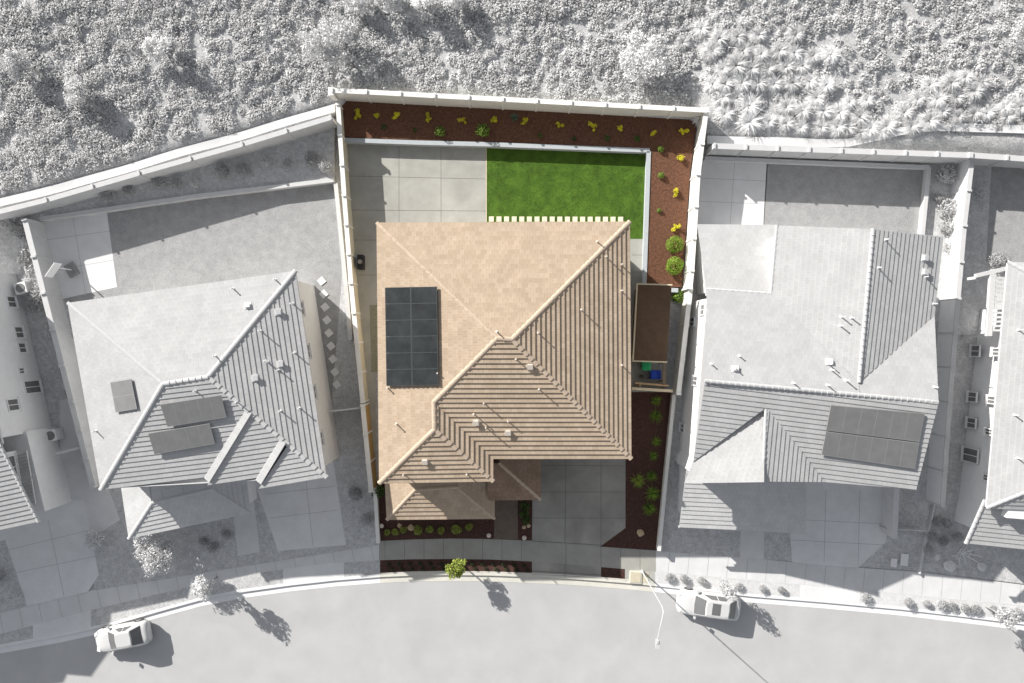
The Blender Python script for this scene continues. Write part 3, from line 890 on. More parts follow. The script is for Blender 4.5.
rf.build(hs, 'tile', 'ridge_tile')
outl = [A, B, C, Q, F, D]
eaves(hs, outl, ZE, 'fascia', 'gutter')
foot, _ = walls(hs, outl, 0, ZE - .2, 'stucco', .5)
solar(hs, rf, [(384.8, 287.5), (437, 286.5), (438.5, 385), (386.3, 386)], 2, 6, 'pv_glass', 'pv_frame', .26)
vents(hs, rf, [(497, 332), (516, 359), (484, 403), (474, 414), (486, 427), (508, 421), (539, 389), (538, 333), (581, 310), (621, 291), (621, 365), (606, 257), (597, 242), (621, 265),
               (388, 388), (397, 424), (404, 474), (467, 474), (438, 373)], [(530, 366), (476, 422), (508, 432), (425, 461)], 'vent_metal')
# lower roofs at the front
Z2 = 3.05
a, b, c_ = P(385, 478, Z2), P(387, 519.5, Z2), P(494.5, 518.5, Z2)
d_ = P(494.5, 478, Z2)
k1 = rv(415, 490, b, c_); k2 = rv(457, 487, b, c_)
ka = V((k1.x, a.y, k1.z)); kb = V((k2.x, a.y, k2.z))
rp = Roof()
rp.face([a, b, k1, ka], a, b); rp.face([b, c_, k2, k1], b, c_); rp.face([c_, d_, kb, k2], c_, d_)
rp.mb.poly([k1, k2, kb, ka], 0, [(0, 0), (1, 0), (1, 1), (0, 1)]); rp.cap(b, k1, .13); rp.cap(c_, k2, .11); rp.cap(k1, k2, .13)
po = rp.mb.build('porch_roof', 'tile', hs); rp.caps.build('ridge_tiles', 'ridge_tile', po)
m_ = MB(); pp = inset([a, b, c_, d_], .05); m_.prism([(v.x, v.y) for v in pp], Z2 - .22, Z2 - .02); m_.build('fascia', 'fascia', hs)
m_ = MB(); pp = inset([a, b, c_, d_], .5); m_.prism([(v.x, v.y) for v in pp], 0, Z2 - .2); m_.build('wall', 'stucco', hs)
pf = [V((v.x, v.y, 0)) for v in pp]
e1, e2, e3 = P(488, 500, Z2 + .12), P(540.5, 499.5, Z2 + .12), P(540.5, 452, Z2 + .12)
e0 = P(488, 452, Z2 + .12)
k = rv(499, 463, e1, e2); kn = V((k.x, e0.y, k.z)); kw = V((e0.x, k.y, k.z))
re = Roof(); re.face([e1, e2, k, kw], e1, e2); re.face([e2, e3, kn, k], e2, e3); re.cap(e2, k, .12)
po = re.mb.build('entry_roof', 'tile_dark', hs); re.caps.build('ridge_tiles', 'ridge_tile', po)
m_ = MB(); pp = inset([e0, e1, e2, e3], .06); m_.prism([(v.x, v.y) for v in pp], Z2 - .10, Z2 + .1); m_.build('fascia', 'fascia', hs)
for px_, py_ in ((536, 494), (497, 495)):
    m_ = MB(); q = P(px_, py_, 0); q = P(px_, py_, Z2); m_.box((q.x, q.y, Z2 / 2), (.35, .35, Z2 - .2)); m_.build('porch_post', 'stucco', hs)
# openings
fA, fB, fC, fQ, fF, fD = foot
door(hs, fQ, fC, (fC - fQ).length * .58, LOT, 4.9, 2.3, 'garage_door', 'garage_door', 4)
door(hs, fQ, fC, 1.6, LOT, 1.1, 2.3, 'entry_door')
for t in (.3, .62, .88): window(hs, fQ, fC, (fC - fQ).length * t, 4.0, 1.5, 1.2)
for t in (.3, .7): window(hs, pf[1], pf[2], (pf[2] - pf[1]).length * t, 1.0, 1.7, 1.4)
for t in (.35, .7): window(hs, fD, fF, (fF - fD).length * t, 4.1, 1.4, 1.1)
for t in (.2, .5, .8): window(hs, fC, fB, (fB - fC).length * t, 4.0, 1.0, 1.2)
for t in (.25, .75): window(hs, fC, fB, (fB - fC).length * t, 1.0, 1.0, 1.2)
for t in (.15, .4, .65, .9): window(hs, fB, fA, (fA - fB).length * t, 4.0, 1.5, 1.2)
door(hs, fB, fA, (fA - fB).length * .35, LOT, 3.6, 2.3, 'glass', 'patio_door', 1)
for t in (.3, .6, .85): window(hs, fA, fD, (fD - fA).length * t, 4.0, 1.0, 1.1)

# ---- left neighbour
PITCH = .26
ZE = 5.8
TL, TR, BR, BL = P(68, 303, ZE), P(295.5, 271, ZE), P(326.5, 477, ZE), P(101, 489.5, ZE)
r1 = rv(163, 384, TL, TR); r2 = rv(208, 377, TL, TR)
E1, E1o, E2, E2o = P(210, 476.5, ZE), P(207.5, 485, ZE), P(261, 477, ZE), P(259, 488.5, ZE)
t1, t1o, t2, t2o = [rv(x, y, TR, BR) for x, y in ((249, 412), (251, 413.5), (285, 442.5), (288, 445))]
hl = thing('house', 'pale grey house with stepped hip roof left of the coloured lot', 'house', P(205, 380, LOT))
rl = Roof(butt=.038)
rl.face([TL, TR, r2, r1], TL, TR); rl.face([TL, r1, BL], TL, BL); rl.face([TR, BR, r2], TR, BR)
rl.face([BL, E1, t1, r2, r1], BL, E1)
for lo_, hi_ in (((208, 480), (250, 411)), ((259.5, 482), (284, 441))):
    a_ = P(*lo_, ZE + .02); b_ = rv(*hi_, TR, BR); d_ = (b_ - a_).normalized(); n_ = d_.cross(V((0, 0, 1))).normalized(); u_ = n_.cross(d_)
    q_ = [a_ - n_ * .42 - u_ * .25, a_ + n_ * .20 - u_ * .25, a_ + n_ * .20 + u_ * .17, a_ - n_ * .26 + u_ * .07]
    w_ = [v + (b_ - a_) for v in q_]
    rl.mb.add(q_ + w_, [[0, 1, 2, 3], [7, 6, 5, 4], [0, 4, 5, 1], [1, 5, 6, 2], [2, 6, 7, 3], [3, 7, 4, 0]], 0, [[(0, 0), (.2, 0), (.2, .2), (0, .2)]] * 2 + [[(0, 0), (5, 0), (5, .3), (0, .3)]] * 4)
rl.face([E1o, E2, t2, t1o], E1o, E2); rl.face([E2o, BR, t2o], E2o, BR)
rl.cap(TL, r1, .13, .4, .02); rl.cap(r1, r2, .16); rl.cap(r2, TR, .17); rl.cap(r1, BL, .17); rl.cap(r2, BR, .17, .46, .02)
rl.build(hl, 'grey_tile', 'grey_ridge')
outl = [TL, TR, BR, E2o, E2, E1o, E1, BL]
eaves(hl, [TL, TR, BR, BL], ZE - .01, 'grey_fascia', 'grey_fascia')
fl, _ = walls(hl, [TL, TR, BR, BL], 0, ZE - .2, 'grey_stucco', .45)
solar(hl, rl, [(160, 404.5), (221, 395), (226.5, 417.5), (167.5, 427)], 5, 1, 'grey_pv', 'grey_pv_frame', .22)
solar(hl, rl, [(148, 433.5), (209.5, 423.5), (215, 444), (154.5, 454.5)], 5, 1, 'grey_pv', 'grey_pv_frame', .22)
solar(hl, rl, [(110, 382.5), (131, 379), (137, 409), (115.5, 412.5)], 1, 2, 'grey_pv', 'grey_pv_frame', .18)
vents(hl, rl, [(234, 289), (276, 280), (216, 356), (293, 304), (261, 331), (268, 362), (295, 353), (266, 361), (279, 370), (281, 411), (300, 408), (97, 431), (196, 391), (238, 402)], [(248, 306), (278, 312), (280, 364), (255, 378)], 'grey_metal')
# porch roof
Z2 = 3.0
a, b, c_, d_ = P(119, 470, Z2), P(129, 538.5, Z2), P(250.5, 513, Z2), P(243, 455, Z2)
k1 = rv(152, 503, b, c_); k2 = rv(212, 489, b, c_); ka = rv(147, 468, a, b); ka.z = k1.z; kb = rv(208, 458, c_, d_); kb.z = k2.z
rp = Roof(butt=.038); rp.face([a, b, k1, ka], a, b); rp.face([b, c_, k2, k1], b, c_); rp.face([c_, d_, kb, k2], c_, d_)
rp.mb.poly([k1, k2, kb, ka], 0, [(0, 0), (1, 0), (1, 1), (0, 1)]); rp.cap(b, k1, .14); rp.cap(c_, k2, .12); rp.cap(k1, k2, .12)
po = rp.mb.build('porch_roof', 'grey_tile_dark', hl); rp.caps.build('ridge_tiles', 'grey_ridge', po)
m_ = MB(); pp = inset([a, b, c_, d_], .05); m_.prism([(v.x, v.y) for v in pp], Z2 - .22, Z2 - .02); m_.build('fascia', 'grey_cap', hl)
m_ = MB(); pp = inset([a, b, c_, d_], .5); m_.prism([(v.x, v.y) for v in pp], 0, Z2 - .2); m_.build('wall', 'grey_stucco', hl)
pf = [V((v.x, v.y, 0)) for v in pp]
lTL, lTR, lBR, lBL = fl
door(hl, lBL, lBR, (lBR - lBL).length * .80, LOT, 4.6, 2.2, 'grey_frame', 'garage_door', 4, 'grey_frame')
for t in (.3, .6, .85): window(hl, lBL, lBR, (lBR - lBL).length * t, 4.0, 1.4, 1.1, 'grey_frame', 'grey_glass')
for t in (.3, .7): window(hl, pf[1], pf[2], (pf[2] - pf[1]).length * t, .9, 1.5, 1.3, 'grey_frame', 'grey_glass')
for t in (.15, .4, .62, .85): window(hl, lBR, lTR, (lTR - lBR).length * t, 4.0, 1.0, 1.1, 'grey_frame', 'grey_glass')
for t in (.15, .5, .85): window(hl, lTR, lTL, (lTL - lTR).length * t, 4.0, 1.4, 1.1, 'grey_frame', 'grey_glass')
door(hl, lTR, lTL, (lTL - lTR).length * .5, LOT, 3.0, 2.2, 'grey_glass', 'patio_door', 1, 'grey_frame')

# ---- right neighbour
ZE = 5.9
hr = thing('house', 'pale grey house with crossed tiled roofs and wide solar array right of the coloured lot', 'house', P(805, 370, LOT))
n0, n1, n2, n3 = P(697, 224.5, 3.6), P(777, 225, 3.6), P(771, 293.5, 5.0), P(706, 289, 5.0)
rr = Roof(butt=.038)
rl0 = Roof(butt=.038); rl0.face([n0, n1, n2, n3], n0, n1); 
lo_ = rl0.mb.build('lower_roof', 'grey_tile', hr)
W0, W1 = P(777, 225.5, ZE), P(771, 293.5, ZE)
g0_, g1_ = rv(873, 229, W0, W1), rv(859, 382, W0, W1)
M0 = P(706.5, 289, ZE)
ra, rb = rv(705, 381, M0, W1), rv(938, 402, M0, W1); rb.z = ra.z; rb = P(938, 402, ra.z)
rm = P(859.5, 394.5, ra.z)
x0, x1 = P(943, 237, ZE + .15), P(934, 316, ZE + .15)
x2 = rv(858.5, 382.5, M0, W1)
rr.face([W0, W1, x2, g1_, g0_], W0, W1)
rr.face([M0, W1, x2, rm, ra], M0, W1)
rr.face([x0, x1, g1_, g0_], x0, x1)
rr.face([x2, x1, rb, rm], M0, W1)
s0, s1, s2 = P(693, 461.5, ZE), P(916, 489.5, ZE), P(825, 482, ZE)
ap = rv(766, 407, s0, s1)
ea, eb = P(693, 461.5, 5.75), P(684, 483, 5.75)
w_end = P(763, 481.5, ap.z)
rr.face([ra, ap, s0], s0, s1); rr.face([ap, ra, rb, s1, s2], s0, s1)
rr.face([ap, s0, eb, w_end], s0, eb); 
rr.face([ap, w_end, s2], P(832, 410, ZE), s2)
rr.cap(ra, rb, .14); rr.cap(g0_, g1_, .14); rr.cap(ap, w_end, .11); rr.cap(W1, x2, .05, .4, 0); rr.cap(x1, g1_, .07, .4, 0); rr.cap(ap, s2, .06, .4, 0); rr.cap(ap, s0, .06, .4, 0)
rr.cap(W0, W1, .12); rr.cap(W1, M0, .09)
rr.build(hr, 'grey_tile', 'grey_ridge')
def wl(z, pts): return [P(x, y, z) for x, y in pts]
o1 = wl(ZE, [(707, 290), (772, 294), (777, 226), (942, 236), (934, 316), (938, 402), (916, 489), (825, 482), (763, 481), (685, 482), (693, 461)])
m_ = MB(); pp = inset(o1, .08); m_.prism([(v.x, v.y) for v in pp], ZE - .26, ZE - .06); m_.build('fascia', 'grey_fascia', hr)
m_ = MB(); pp = inset(o1, .45); m_.prism([(v.x, v.y) for v in pp], 0, ZE - .24); m_.build('wall', 'white_stucco', hr)
fr_ = [V((v.x, v.y, 0)) for v in pp]
o0 = wl(3.5, [(698, 225), (777, 226), (771, 297), (705, 297)])
m_ = MB(); pp = inset(o0, .1); m_.prism([(v.x, v.y) for v in pp], 3.25, 3.45); m_.build('fascia', 'grey_fascia', hr)
m_ = MB(); pp = inset(o0, .4); m_.prism([(v.x, v.y) for v in pp], 0, 3.4); m_.build('wall', 'white_stucco', hr)
# gable infills
m_ = MB()
for tri in ([V((W0.x + .45, W0.y - .45, ZE - .2)), V((x0.x - .4, x0.y - .4, ZE - .2)), V((g0_.x, g0_.y - .4, g0_.z - .12))],
            [V((eb.x + .5, eb.y + .4, 5.55)), V((s2.x - .3, s2.y + .4, 5.7)), V((w_end.x, w_end.y + .4, w_end.z - .12))]):
    m_.poly(tri); 
m_.build('gable_wall', 'white_stucco', hr)
solar(hr, rr, [(831, 405), (925, 413.5), (919.5, 442), (826, 430.5)], 6, 1, 'grey_pv', 'grey_pv_frame', .16)
solar(hr, rr, [(826, 431.5), (919.5, 443), (915, 469), (821.5, 455)], 6, 1, 'grey_pv', 'grey_pv_frame', .16)
vents(hr, rr, [(739, 356), (711, 364), (734, 368), (841, 317), (840, 326), (831, 370), (793, 383), (827, 385), (845, 380), (885, 240), (878, 268), (925, 277), (933, 304), (934, 387), (828, 364), (846, 381), (851, 318)], [(735, 369), (829, 362), (924, 258), (924, 272)], 'grey_metal')
# front lower roof
Z2 = 3.0
a, b, c_, d_ = P(686, 470, 4.0), P(806, 478, 4.0), P(806, 533, Z2), P(679, 527, Z2)
rp = Roof(butt=.038); rp.face([d_, c_, b, a], d_, c_); po = rp.mb.build('porch_roof', 'grey_tile_dark', hr)
m_ = MB(); 
m_.obox((c_ + d_) / 2 - V((0, 0, .1)), (c_ - d_) / 2, V((0, .06, 0)), V((0, 0, .10))); m_.build('gutter', 'grey_cap', hr)
m_ = MB(); pp = inset(wl(Z2, [(683, 465), (806, 470), (804, 530), (681, 525)]), .4); m_.prism([(v.x, v.y) for v in pp], 0, Z2 - .1); m_.build('wall', 'white_stucco', hr)
pf = [V((v.x, v.y, 0)) for v in pp]
for px_, py_, w_, h_ in ((703, 310, .8, 1.1), (693, 322, .7, 1.2), (696, 381, .7, 1.1), (683, 428, .7, 1.1), (681, 460, .7, .9)):
    wa, wb = fr_[0], fr_[10]
    window_px(hr, wa, wb, px_, py_, w_, h_, 'grey_frame', 'grey_glass')
door(hr, fr_[7], fr_[6], 3.2, LOT, 4.8, 2.2, 'grey_frame', 'garage_door', 4, 'grey_frame')
for t in (.3, .7): window(hr, fr_[7], fr_[6], (fr_[6] - fr_[7]).length * t, 4.0, 1.3, 1.1, 'grey_frame', 'grey_glass')
for t in (.2, .6): window(hr, pf[3], pf[2], (pf[2] - pf[3]).length * t, .9, 1.4, 1.3, 'grey_frame', 'grey_glass')
for t in (.25, .7): window(hr, fr_[3], fr_[2], (fr_[2] - fr_[3]).length * t, 3.8, 1.4, 1.1, 'grey_frame', 'grey_glass')
m_ = MB(); q = P(845, 488, 5.2)

# ---- far left house
hf = thing('house', 'grey house at the far left edge with a windowed side wall facing the camera', 'house', P(-10, 420, LOT))
w0, w1 = P(17, 275, 0), P(53, 428, 0)
dd = (w1 - w0).normalized(); nn = V((dd.y, -dd.x, 0))
if nn.x > 0: nn = -nn           # towards the house interior (left)
far0, far1 = w0 + nn * 12, w1 + nn * 12
m_ = MB(); m_.prism([(w0.x, w0.y), (w1.x, w1.y), (far1.x, far1.y), (far0.x, far0.y)], 0, 5.9); m_.build('wall', 'grey_stucco', hf)
ov = .5
e = [w0 - nn * ov - dd * ov, w1 - nn * ov + dd * ov, far1 + nn * ov + dd * ov, far0 + nn * ov - dd * ov]
e = [V((v.x, v.y, 5.95)) for v in e]
mid0 = (e[0] + e[3]) / 2 + dd * 5 + V((0, 0, 2)); mid1 = (e[1] + e[2]) / 2 - dd * 5 + V((0, 0, 2))
rf2 = Roof(butt=.038); rf2.face([e[0], e[1], mid1, mid0], e[0], e[1]); rf2.face([e[1], e[2], mid1], e[1], e[2]); rf2.face([e[2], e[3], mid0, mid1], e[2], e[3]); rf2.face([e[3], e[0], mid0], e[3], e[0])
for a_, b_ in ((e[0], mid0), (e[1], mid1), (mid0, mid1)): rf2.cap(a_, b_, .14)
rf2.build(hf, 'grey_tile', 'grey_ridge')
m_ = MB(); m_.prism([(v.x, v.y) for v in inset(e, .05)], 5.72, 5.93); m_.build('fascia', 'grey_fascia', hf)
shadow_blk = [P(-160, 330, 0), P(-14, 330, 0), P(-36, 517, 0), P(-56, 545, 0), P(-80, 543, 0), P(-84, 551, 0), P(-160, 560, 0)]
m_ = MB(); m_.prism([(v.x, v.y) for v in shadow_blk], 0, 7.0); m_.build('wall_or_shadow_block', 'grey_stucco', hf)  # unseen block added off frame, outline shaped to cast the shadow on the road
# front wing with the gable slope
b0, b1 = P(56, 426, 0), P(73.5, 501, 0)
bd = (b1 - b0).normalized(); far = nn * 12
m_ = MB(); m_.prism([(b0.x, b0.y), (b1.x, b1.y), (b1.x + far.x, b1.y + far.y), (b0.x + far.x, b0.y + far.y)], 0, 3.2); m_.build('wall', 'grey_stucco', hf)
c0, c1 = P(62, 440, 0) + nn * 1.2, P(72, 498, 0) + nn * 1.2
m_ = MB(); m_.prism([(c0.x, c0.y), (c1.x, c1.y), (c1.x + far.x, c1.y + far.y), (c0.x + far.x, c0.y + far.y)], 0, 5.0); m_.build('wall_or_shadow_block', 'grey_stucco', hf)
z_ = 5.0
v0, v1 = P(38.5, 521.5, z_), P(-70, 545, z_)
v2 = rv(1, 446, v0, v1); v3 = P(-110, 470, v2.z)
rg = Roof(butt=.038); rg.face([v0, v1, v3, v2], v0, v1); 
v4, v5 = P(-20, 400, z_), P(-130, 425, z_)
rg.face([v4, v2, v3, v5], v4, v5)
rg.cap(v0, v2, .12); rg.cap(v2, v3, .12)
gr = rg.mb.build('front_roof', 'grey_tile', hf); rg.caps.build('ridge_tiles', 'grey_ridge', gr)
m_ = MB(); m_.obox((v0 + v1) / 2 - V((0, 0, .12)), (v1 - v0) / 2, V((0, .05, 0)), V((0, 0, .1))); m_.build('gutter', 'grey_cap', hf)
for px_, py_, w_, h_ in ((11, 302, .9, .9), (18.5, 332.5, .9, .9), (21.7, 348, .8, .8), (32, 387, 1.0, 1.7), (12.6, 405, .9, 1.1), (21, 371, .5, .6)):
    window_px(hf, w1, w0, px_, py_, w_, h_, 'grey_frame', 'grey_glass')
for k_ in (.3, .75):
    w_ = window(hf, c1, c0, (c0 - c1).length * k_, 3.5, 1.7, 1.2, 'grey_frame', 'grey_glass')
    sb = MB(); nrm = -nn
    for j in range(7):
        q = c1 + (c0 - c1) * k_ + (c0 - c1).normalized() * (-.72 + j * .24) + nrm * .45; q.z = 3.42
        sb.obox(q, (c0 - c1).normalized() * .06, nrm * .38, V((0, 0, .03)))
    q = c1 + (c0 - c1) * k_ + nrm * .86; q.z = 3.42
    sb.obox(q, (c0 - c1).normalized() * .95, nrm * .05, V((0, 0, .05)))
    sb.build('slatted_awning', 'grey_cap', hf)

# ---- far right house
hx = thing('house', 'white walled house at the far right edge with windows facing the camera', 'house', P(1030, 400, LOT))
w0, w1 = P(976, 262, 0), P(957, 500, 0)
dd = (w1 - w0).normalized(); nn = V((-dd.y, dd.x, 0))
if nn.x < 0: nn = -nn
h_top = 5.3
n0_ = P(979, 310, 0)
m_ = MB(); m_.prism([tuple(v[:2]) for v in (n0_, w1, w1 + nn * 14, n0_ + nn * 14)], 0, h_top); m_.build('wall', 'white_stucco', hx)
e = [V((v.x, v.y, h_top + .05)) for v in (P(974, 264, 0) - nn * .1, w1 - nn * .5 - dd * 1.2, w1 + nn * 15 - dd * 1.2, P(974, 264, 0) + nn * 15)]
e[0] = P(1008, 262, h_top + .05); e[1] = P(986.5, 508, h_top + .05)
mid0 = (e[0] + e[3]) / 2 + dd * 5 + V((0, 0, 2.2)); mid1 = (e[1] + e[2]) / 2 - dd * 5 + V((0, 0, 2.2))
rx = Roof(butt=.038); rx.face([e[0], e[1], mid1, mid0], e[0], e[1]); rx.face([e[1], e[2], mid1], e[1], e[2]); rx.face([e[2], e[3], mid0, mid1], e[2], e[3]); rx.face([e[3], e[0], mid0], e[3], e[0])
for a_, b_ in ((e[0], mid0), (e[1], mid1), (mid0, mid1)): rx.cap(a_, b_, .14)
rx.build(hx, 'grey_tile', 'grey_ridge')
m_ = MB(); m_.prism([(v.x, v.y) for v in inset(e, .05)], h_top - .18, h_top + .03); m_.build('fascia', 'grey_fascia', hx)
vents(hx, rx, [(1014, 415), (1017, 458), (1018, 330)], [], 'grey_metal')
# front wing roof
z_ = 4.0
v0, v1 = P(966, 543, z_), P(1090, 556, z_)
v2 = rv(985, 500, v0, v1); v3 = P(1100, 512, v2.z)
rg = Roof(butt=.038); rg.face([v0, v1, v3, v2], v0, v1); rg.cap(v0, v2, .16)
gr = rg.mb.build('front_roof', 'grey_tile', hx); rg.caps.build('ridge_tiles', 'grey_ridge', gr)
m_ = MB(); m_.obox((v0 + v1) / 2 - V((0, 0, .12)), (v1 - v0) / 2, V((0, .05, 0)), V((0, 0, .1))); m_.build('gutter', 'grey_cap', hx)
f0, f1 = P(957, 498, 0), P(952, 520, 0)
m_ = MB(); m_.prism([tuple(v[:2]) for v in (f0, f1, f1 + nn * 14, f0 + nn * 14)], 0, 3.9); m_.build('front_wall', 'white_stucco', hx)
for px_, py_, w_, h_ in ((976, 351, .9, 1.0), (997, 352, .6, .9), (973, 397, .8, 1.0), (972, 423, .8, 1.0), (970, 455, 1.1, 1.7), (992, 400, .6, .9), (990, 432, .5, .9), (988, 478, .5, .9)):
    window_px(hx, w0, w1, px_, py_, w_, h_, 'grey_frame', 'grey_glass', mull=True)
# pergola at the rear of the far right house
pg = thing('pergola', 'white slatted patio pergola at the rear of the far right house', 'pergola', P(985, 280, LOT))
p0, p1, p2, p3 = P(975, 276, 2.9), P(1012, 267, 2.9), P(1006, 335, 2.9), P(972, 338, 2.9)
m_ = MB(); m_.obox((p0 + p1) / 2, (p1 - p0) / 2, V((0, .14, 0)), V((0, 0, .12))); m_.build('beam', 'grey_cap', pg)
q0, q1 = P(992, 275, 2.9), P(988, 336, 2.9)
m_ = MB(); m_.obox((q0 + q1) / 2 + V((0, 0, .02)), V((.2, 0, 0)), (q1 - q0) / 2, V((0, 0, .12))); m_.build('beam', 'grey_cap', pg)
m_ = MB()
for j in range(13):
    q = q0 + (q1 - q0) * (j + .7) / 14; m_.obox(q + V((.75, 0, .08)), V((.5, 0, 0)), V((0, .07, 0)), V((0, 0, .05)))
m_.build('slats', 'grey_cap', pg)
for q in (p0 + V((.3, -.1, 0)), q1):
    m_ = MB(); m_.box((q.x, q.y, 1.4), (.2, .2, 2.75)); m_.build('post', 'grey_cap', pg)

#@@OBJECTS
# ================================================================== OBJECTS ON THE COLOURED LOT
# shed
c0, c1, c2, c3 = P(637, 284, 2.5), P(671.5, 285, 2.5), P(666.5, 362, 2.4), P(632.8, 361, 2.4)
sh = thing('shed', 'narrow brown roofed shed between the house and the right boundary wall', 'shed', P(652, 325, LOT))
m_ = MB(); up = V((0, 0, .07)); q = [c0, c3, c2, c1]
m_.add([v for v in q] + [v + up for v in q], [[3, 2, 1, 0], [4, 5, 6, 7], [0, 1, 5, 4], [1, 2, 6, 5], [2, 3, 7, 6], [3, 0, 4, 7]]); ro = m_.build('roof', 'shed_roof', sh)
m_ = MB()
for a_, b_ in ((c0, c3), (c3, c2), (c0, c1)):
    d_ = (b_ - a_).normalized(); n_ = V((-d_.y, d_.x, 0))
    m_.obox((a_ + b_) / 2 + up * .6, (b_ - a_) / 2 + d_ * .03, n_ * .05, V((0, 0, .07)))
m_.build('trim', 'trim', ro)
m_ = MB(); pp = inset([c0, c3, c2, c1], .25); m_.prism([(v.x, v.y) for v in pp], LOT, 2.42); m_.build('wall', 'shed_wall', sh)
ff = [V((v.x, v.y, 0)) for v in pp]
door(sh, ff[1], ff[2], (ff[2] - ff[1]).length * .5, LOT, 1.3, 2.0, 'shed_wall', 'door', 2, 'trim')

def wheelie(label, px, py, m, rz):
    b = thing('wheelie_bin', label, 'bin', P(px, py, LOT)); o = V(b.location)
    ca, sa = math.cos(rz), math.sin(rz)
    def T(x, y, z): return o + V((x * ca - y * sa, x * sa + y * ca, z))
    m_ = MB(); lo = [T(x, y, .08) for x, y in ((-.24, -.24), (.24, -.24), (.24, .26), (-.24, .26))]; hi = [T(x, y, 1.0) for x, y in ((-.30, -.34), (.30, -.34), (.30, .34), (-.30, .34))]
    m_.add(lo + hi, [[3, 2, 1, 0], [4, 5, 6, 7], [0, 1, 5, 4], [1, 2, 6, 5], [2, 3, 7, 6], [3, 0, 4, 7]]); m_.build('body', m, b)
    m_ = MB(); ring = []
    for i, (y, z) in enumerate(((-.38, 1.0), (-.36, 1.06), (-.1, 1.11), (.2, 1.11), (.36, 1.07))):
        ring += [T(-.33, y, z), T(-.2, y, z + .03), T(.2, y, z + .03), T(.33, y, z)]
    m_.add(ring, [[r * 4 + k, r * 4 + k + 1, r * 4 + k + 5, r * 4 + k + 4] for r in range(4) for k in range(3)]); m_.build('lid', m, b)
    m_ = MB(); m_.tube([T(-.27, .42, 1.0), T(.27, .42, 1.0)], .02); m_.build('handle', m, b)
    for s in (-1, 1):
        m_ = MB(); m_.tube([T(s * .25, .28, .12), T(s * .31, .28, .12)], .12, 12); m_.build('wheel', 'black', b)
    return b
wheelie('green wheelie bin tucked under the end of the brown shed', 643.8, 365, 'bin_green', 0)
wheelie('blue wheelie bin between the shed and the slatted gate', 653, 374, 'bin_blue', math.pi / 2)
cr_ = thing('bucket', 'small grey bucket standing beside the blue bin', 'bucket', P(640.5, 376, LOT)); o = V(cr_.location)
m_ = MB(); m_.lathe([(.13, 0), (.17, .38), (.18, .38), (.18, .41), (.15, .41), (.12, .05)], o, 14); m_.build('body', 'bin_grey', cr_)
m_ = MB(); m_.tube([o + V((-.17, 0, .36)), o + V((-.1, .1, .5)), o + V((.1, .1, .5)), o + V((.17, 0, .36))], .012, 6); m_.build('handle', 'black', cr_)
gt = thing('gate', 'tan wooden gate and rail closing the bin yard from the front bed', 'gate', P(652, 388, LOT))
a_, b_ = P(632, 388.5, 1.75), P(672.5, 391, 1.75)
m_ = MB(); d_ = (b_ - a_).normalized(); n_ = V((-d_.y, d_.x, 0))
m_.obox((a_ + b_) / 2, (b_ - a_) / 2, n_ * .10, V((0, 0, .05))); m_.build('rail', 'trim', gt)
m_ = MB(); L_ = (b_ - a_).length
for j in range(20):
    q = a_ + d_ * (L_ * (j + .5) / 20); m_.obox((q.x, q.y, .95), d_ * .075, n_ * .03, V((0, 0, .74)))
m_.build('boards', 'wood', gt)
a_, b_ = P(635, 383, 1.6), P(667, 385.5, 1.6)
m_ = MB(); m_.obox((a_ + b_) / 2, (b_ - a_) / 2, n_ * .07, V((0, 0, .06))); m_.build('brace', 'wood', gt)
for q in (P(636, 384, 0), P(663, 384, 0)):
    m_ = MB(); m_.box((q.x, q.y, .85), (.12, .12, 1.7)); m_.build('post', 'wood', gt)
# rail from shed to gate
rl_ = thing('side_rail', 'brown timber rail running from the shed corner to the gate', 'rail', P(663, 375, LOT))
m_ = MB(); a_, b_ = P(664.5, 361, 1.7), P(664, 384, 1.7); m_.obox((a_ + b_) / 2, (b_ - a_) / 2, V((.12, 0, 0)), V((0, 0, .05))); m_.build('rail', 'shed_wall', rl_)
for t in (.1, .9):
    q = a_ + (b_ - a_) * t; m_ = MB(); m_.box((q.x, q.y, .9), (.1, .1, 1.55)); m_.build('post', 'shed_wall', rl_)

# air conditioner in the side yard
ac = thing('air_conditioner', 'dark air conditioner unit in the shaded side yard by the cream wall', 'air conditioner', P(362.5, 263, LOT)); o = V(ac.location)
m_ = MB(); m_.box(o + V((0, 0, .45)), (.42, 1.05, .82)); m_.build('casing', 'black', ac)
m_ = MB(); m_.lathe([(.17, .865), (.17, .885), (.14, .885), (.14, .87)], o, 14); m_.build('fan_grille', 'bin_grey', ac)
m_ = MB(); m_.box(o + V((0, 0, .03)), (.6, 1.2, .06)); m_.build('pad', 'concrete', ac)

# pavers behind the house
m_ = MB(); m_.prism([(-.19, -.20), (.19, -.20), (.19, .20), (-.19, .20)], 0, .04); m_.prism([(-.165, -.175), (.165, -.175), (.165, .175), (-.165, .175)], .04, .05)
pm = m_.mesh('paver', ['paver'])
for i in range(18):
    x = 491.5 + i * 7.6
    put('paver', pm, P(x, 219.2 + .02 * i, LOT + .036), 1, 0, f'{ORD[i]} cream paver from the left in the row between lawn and roof', 'paver', 'cream pavers along the lawn edge')

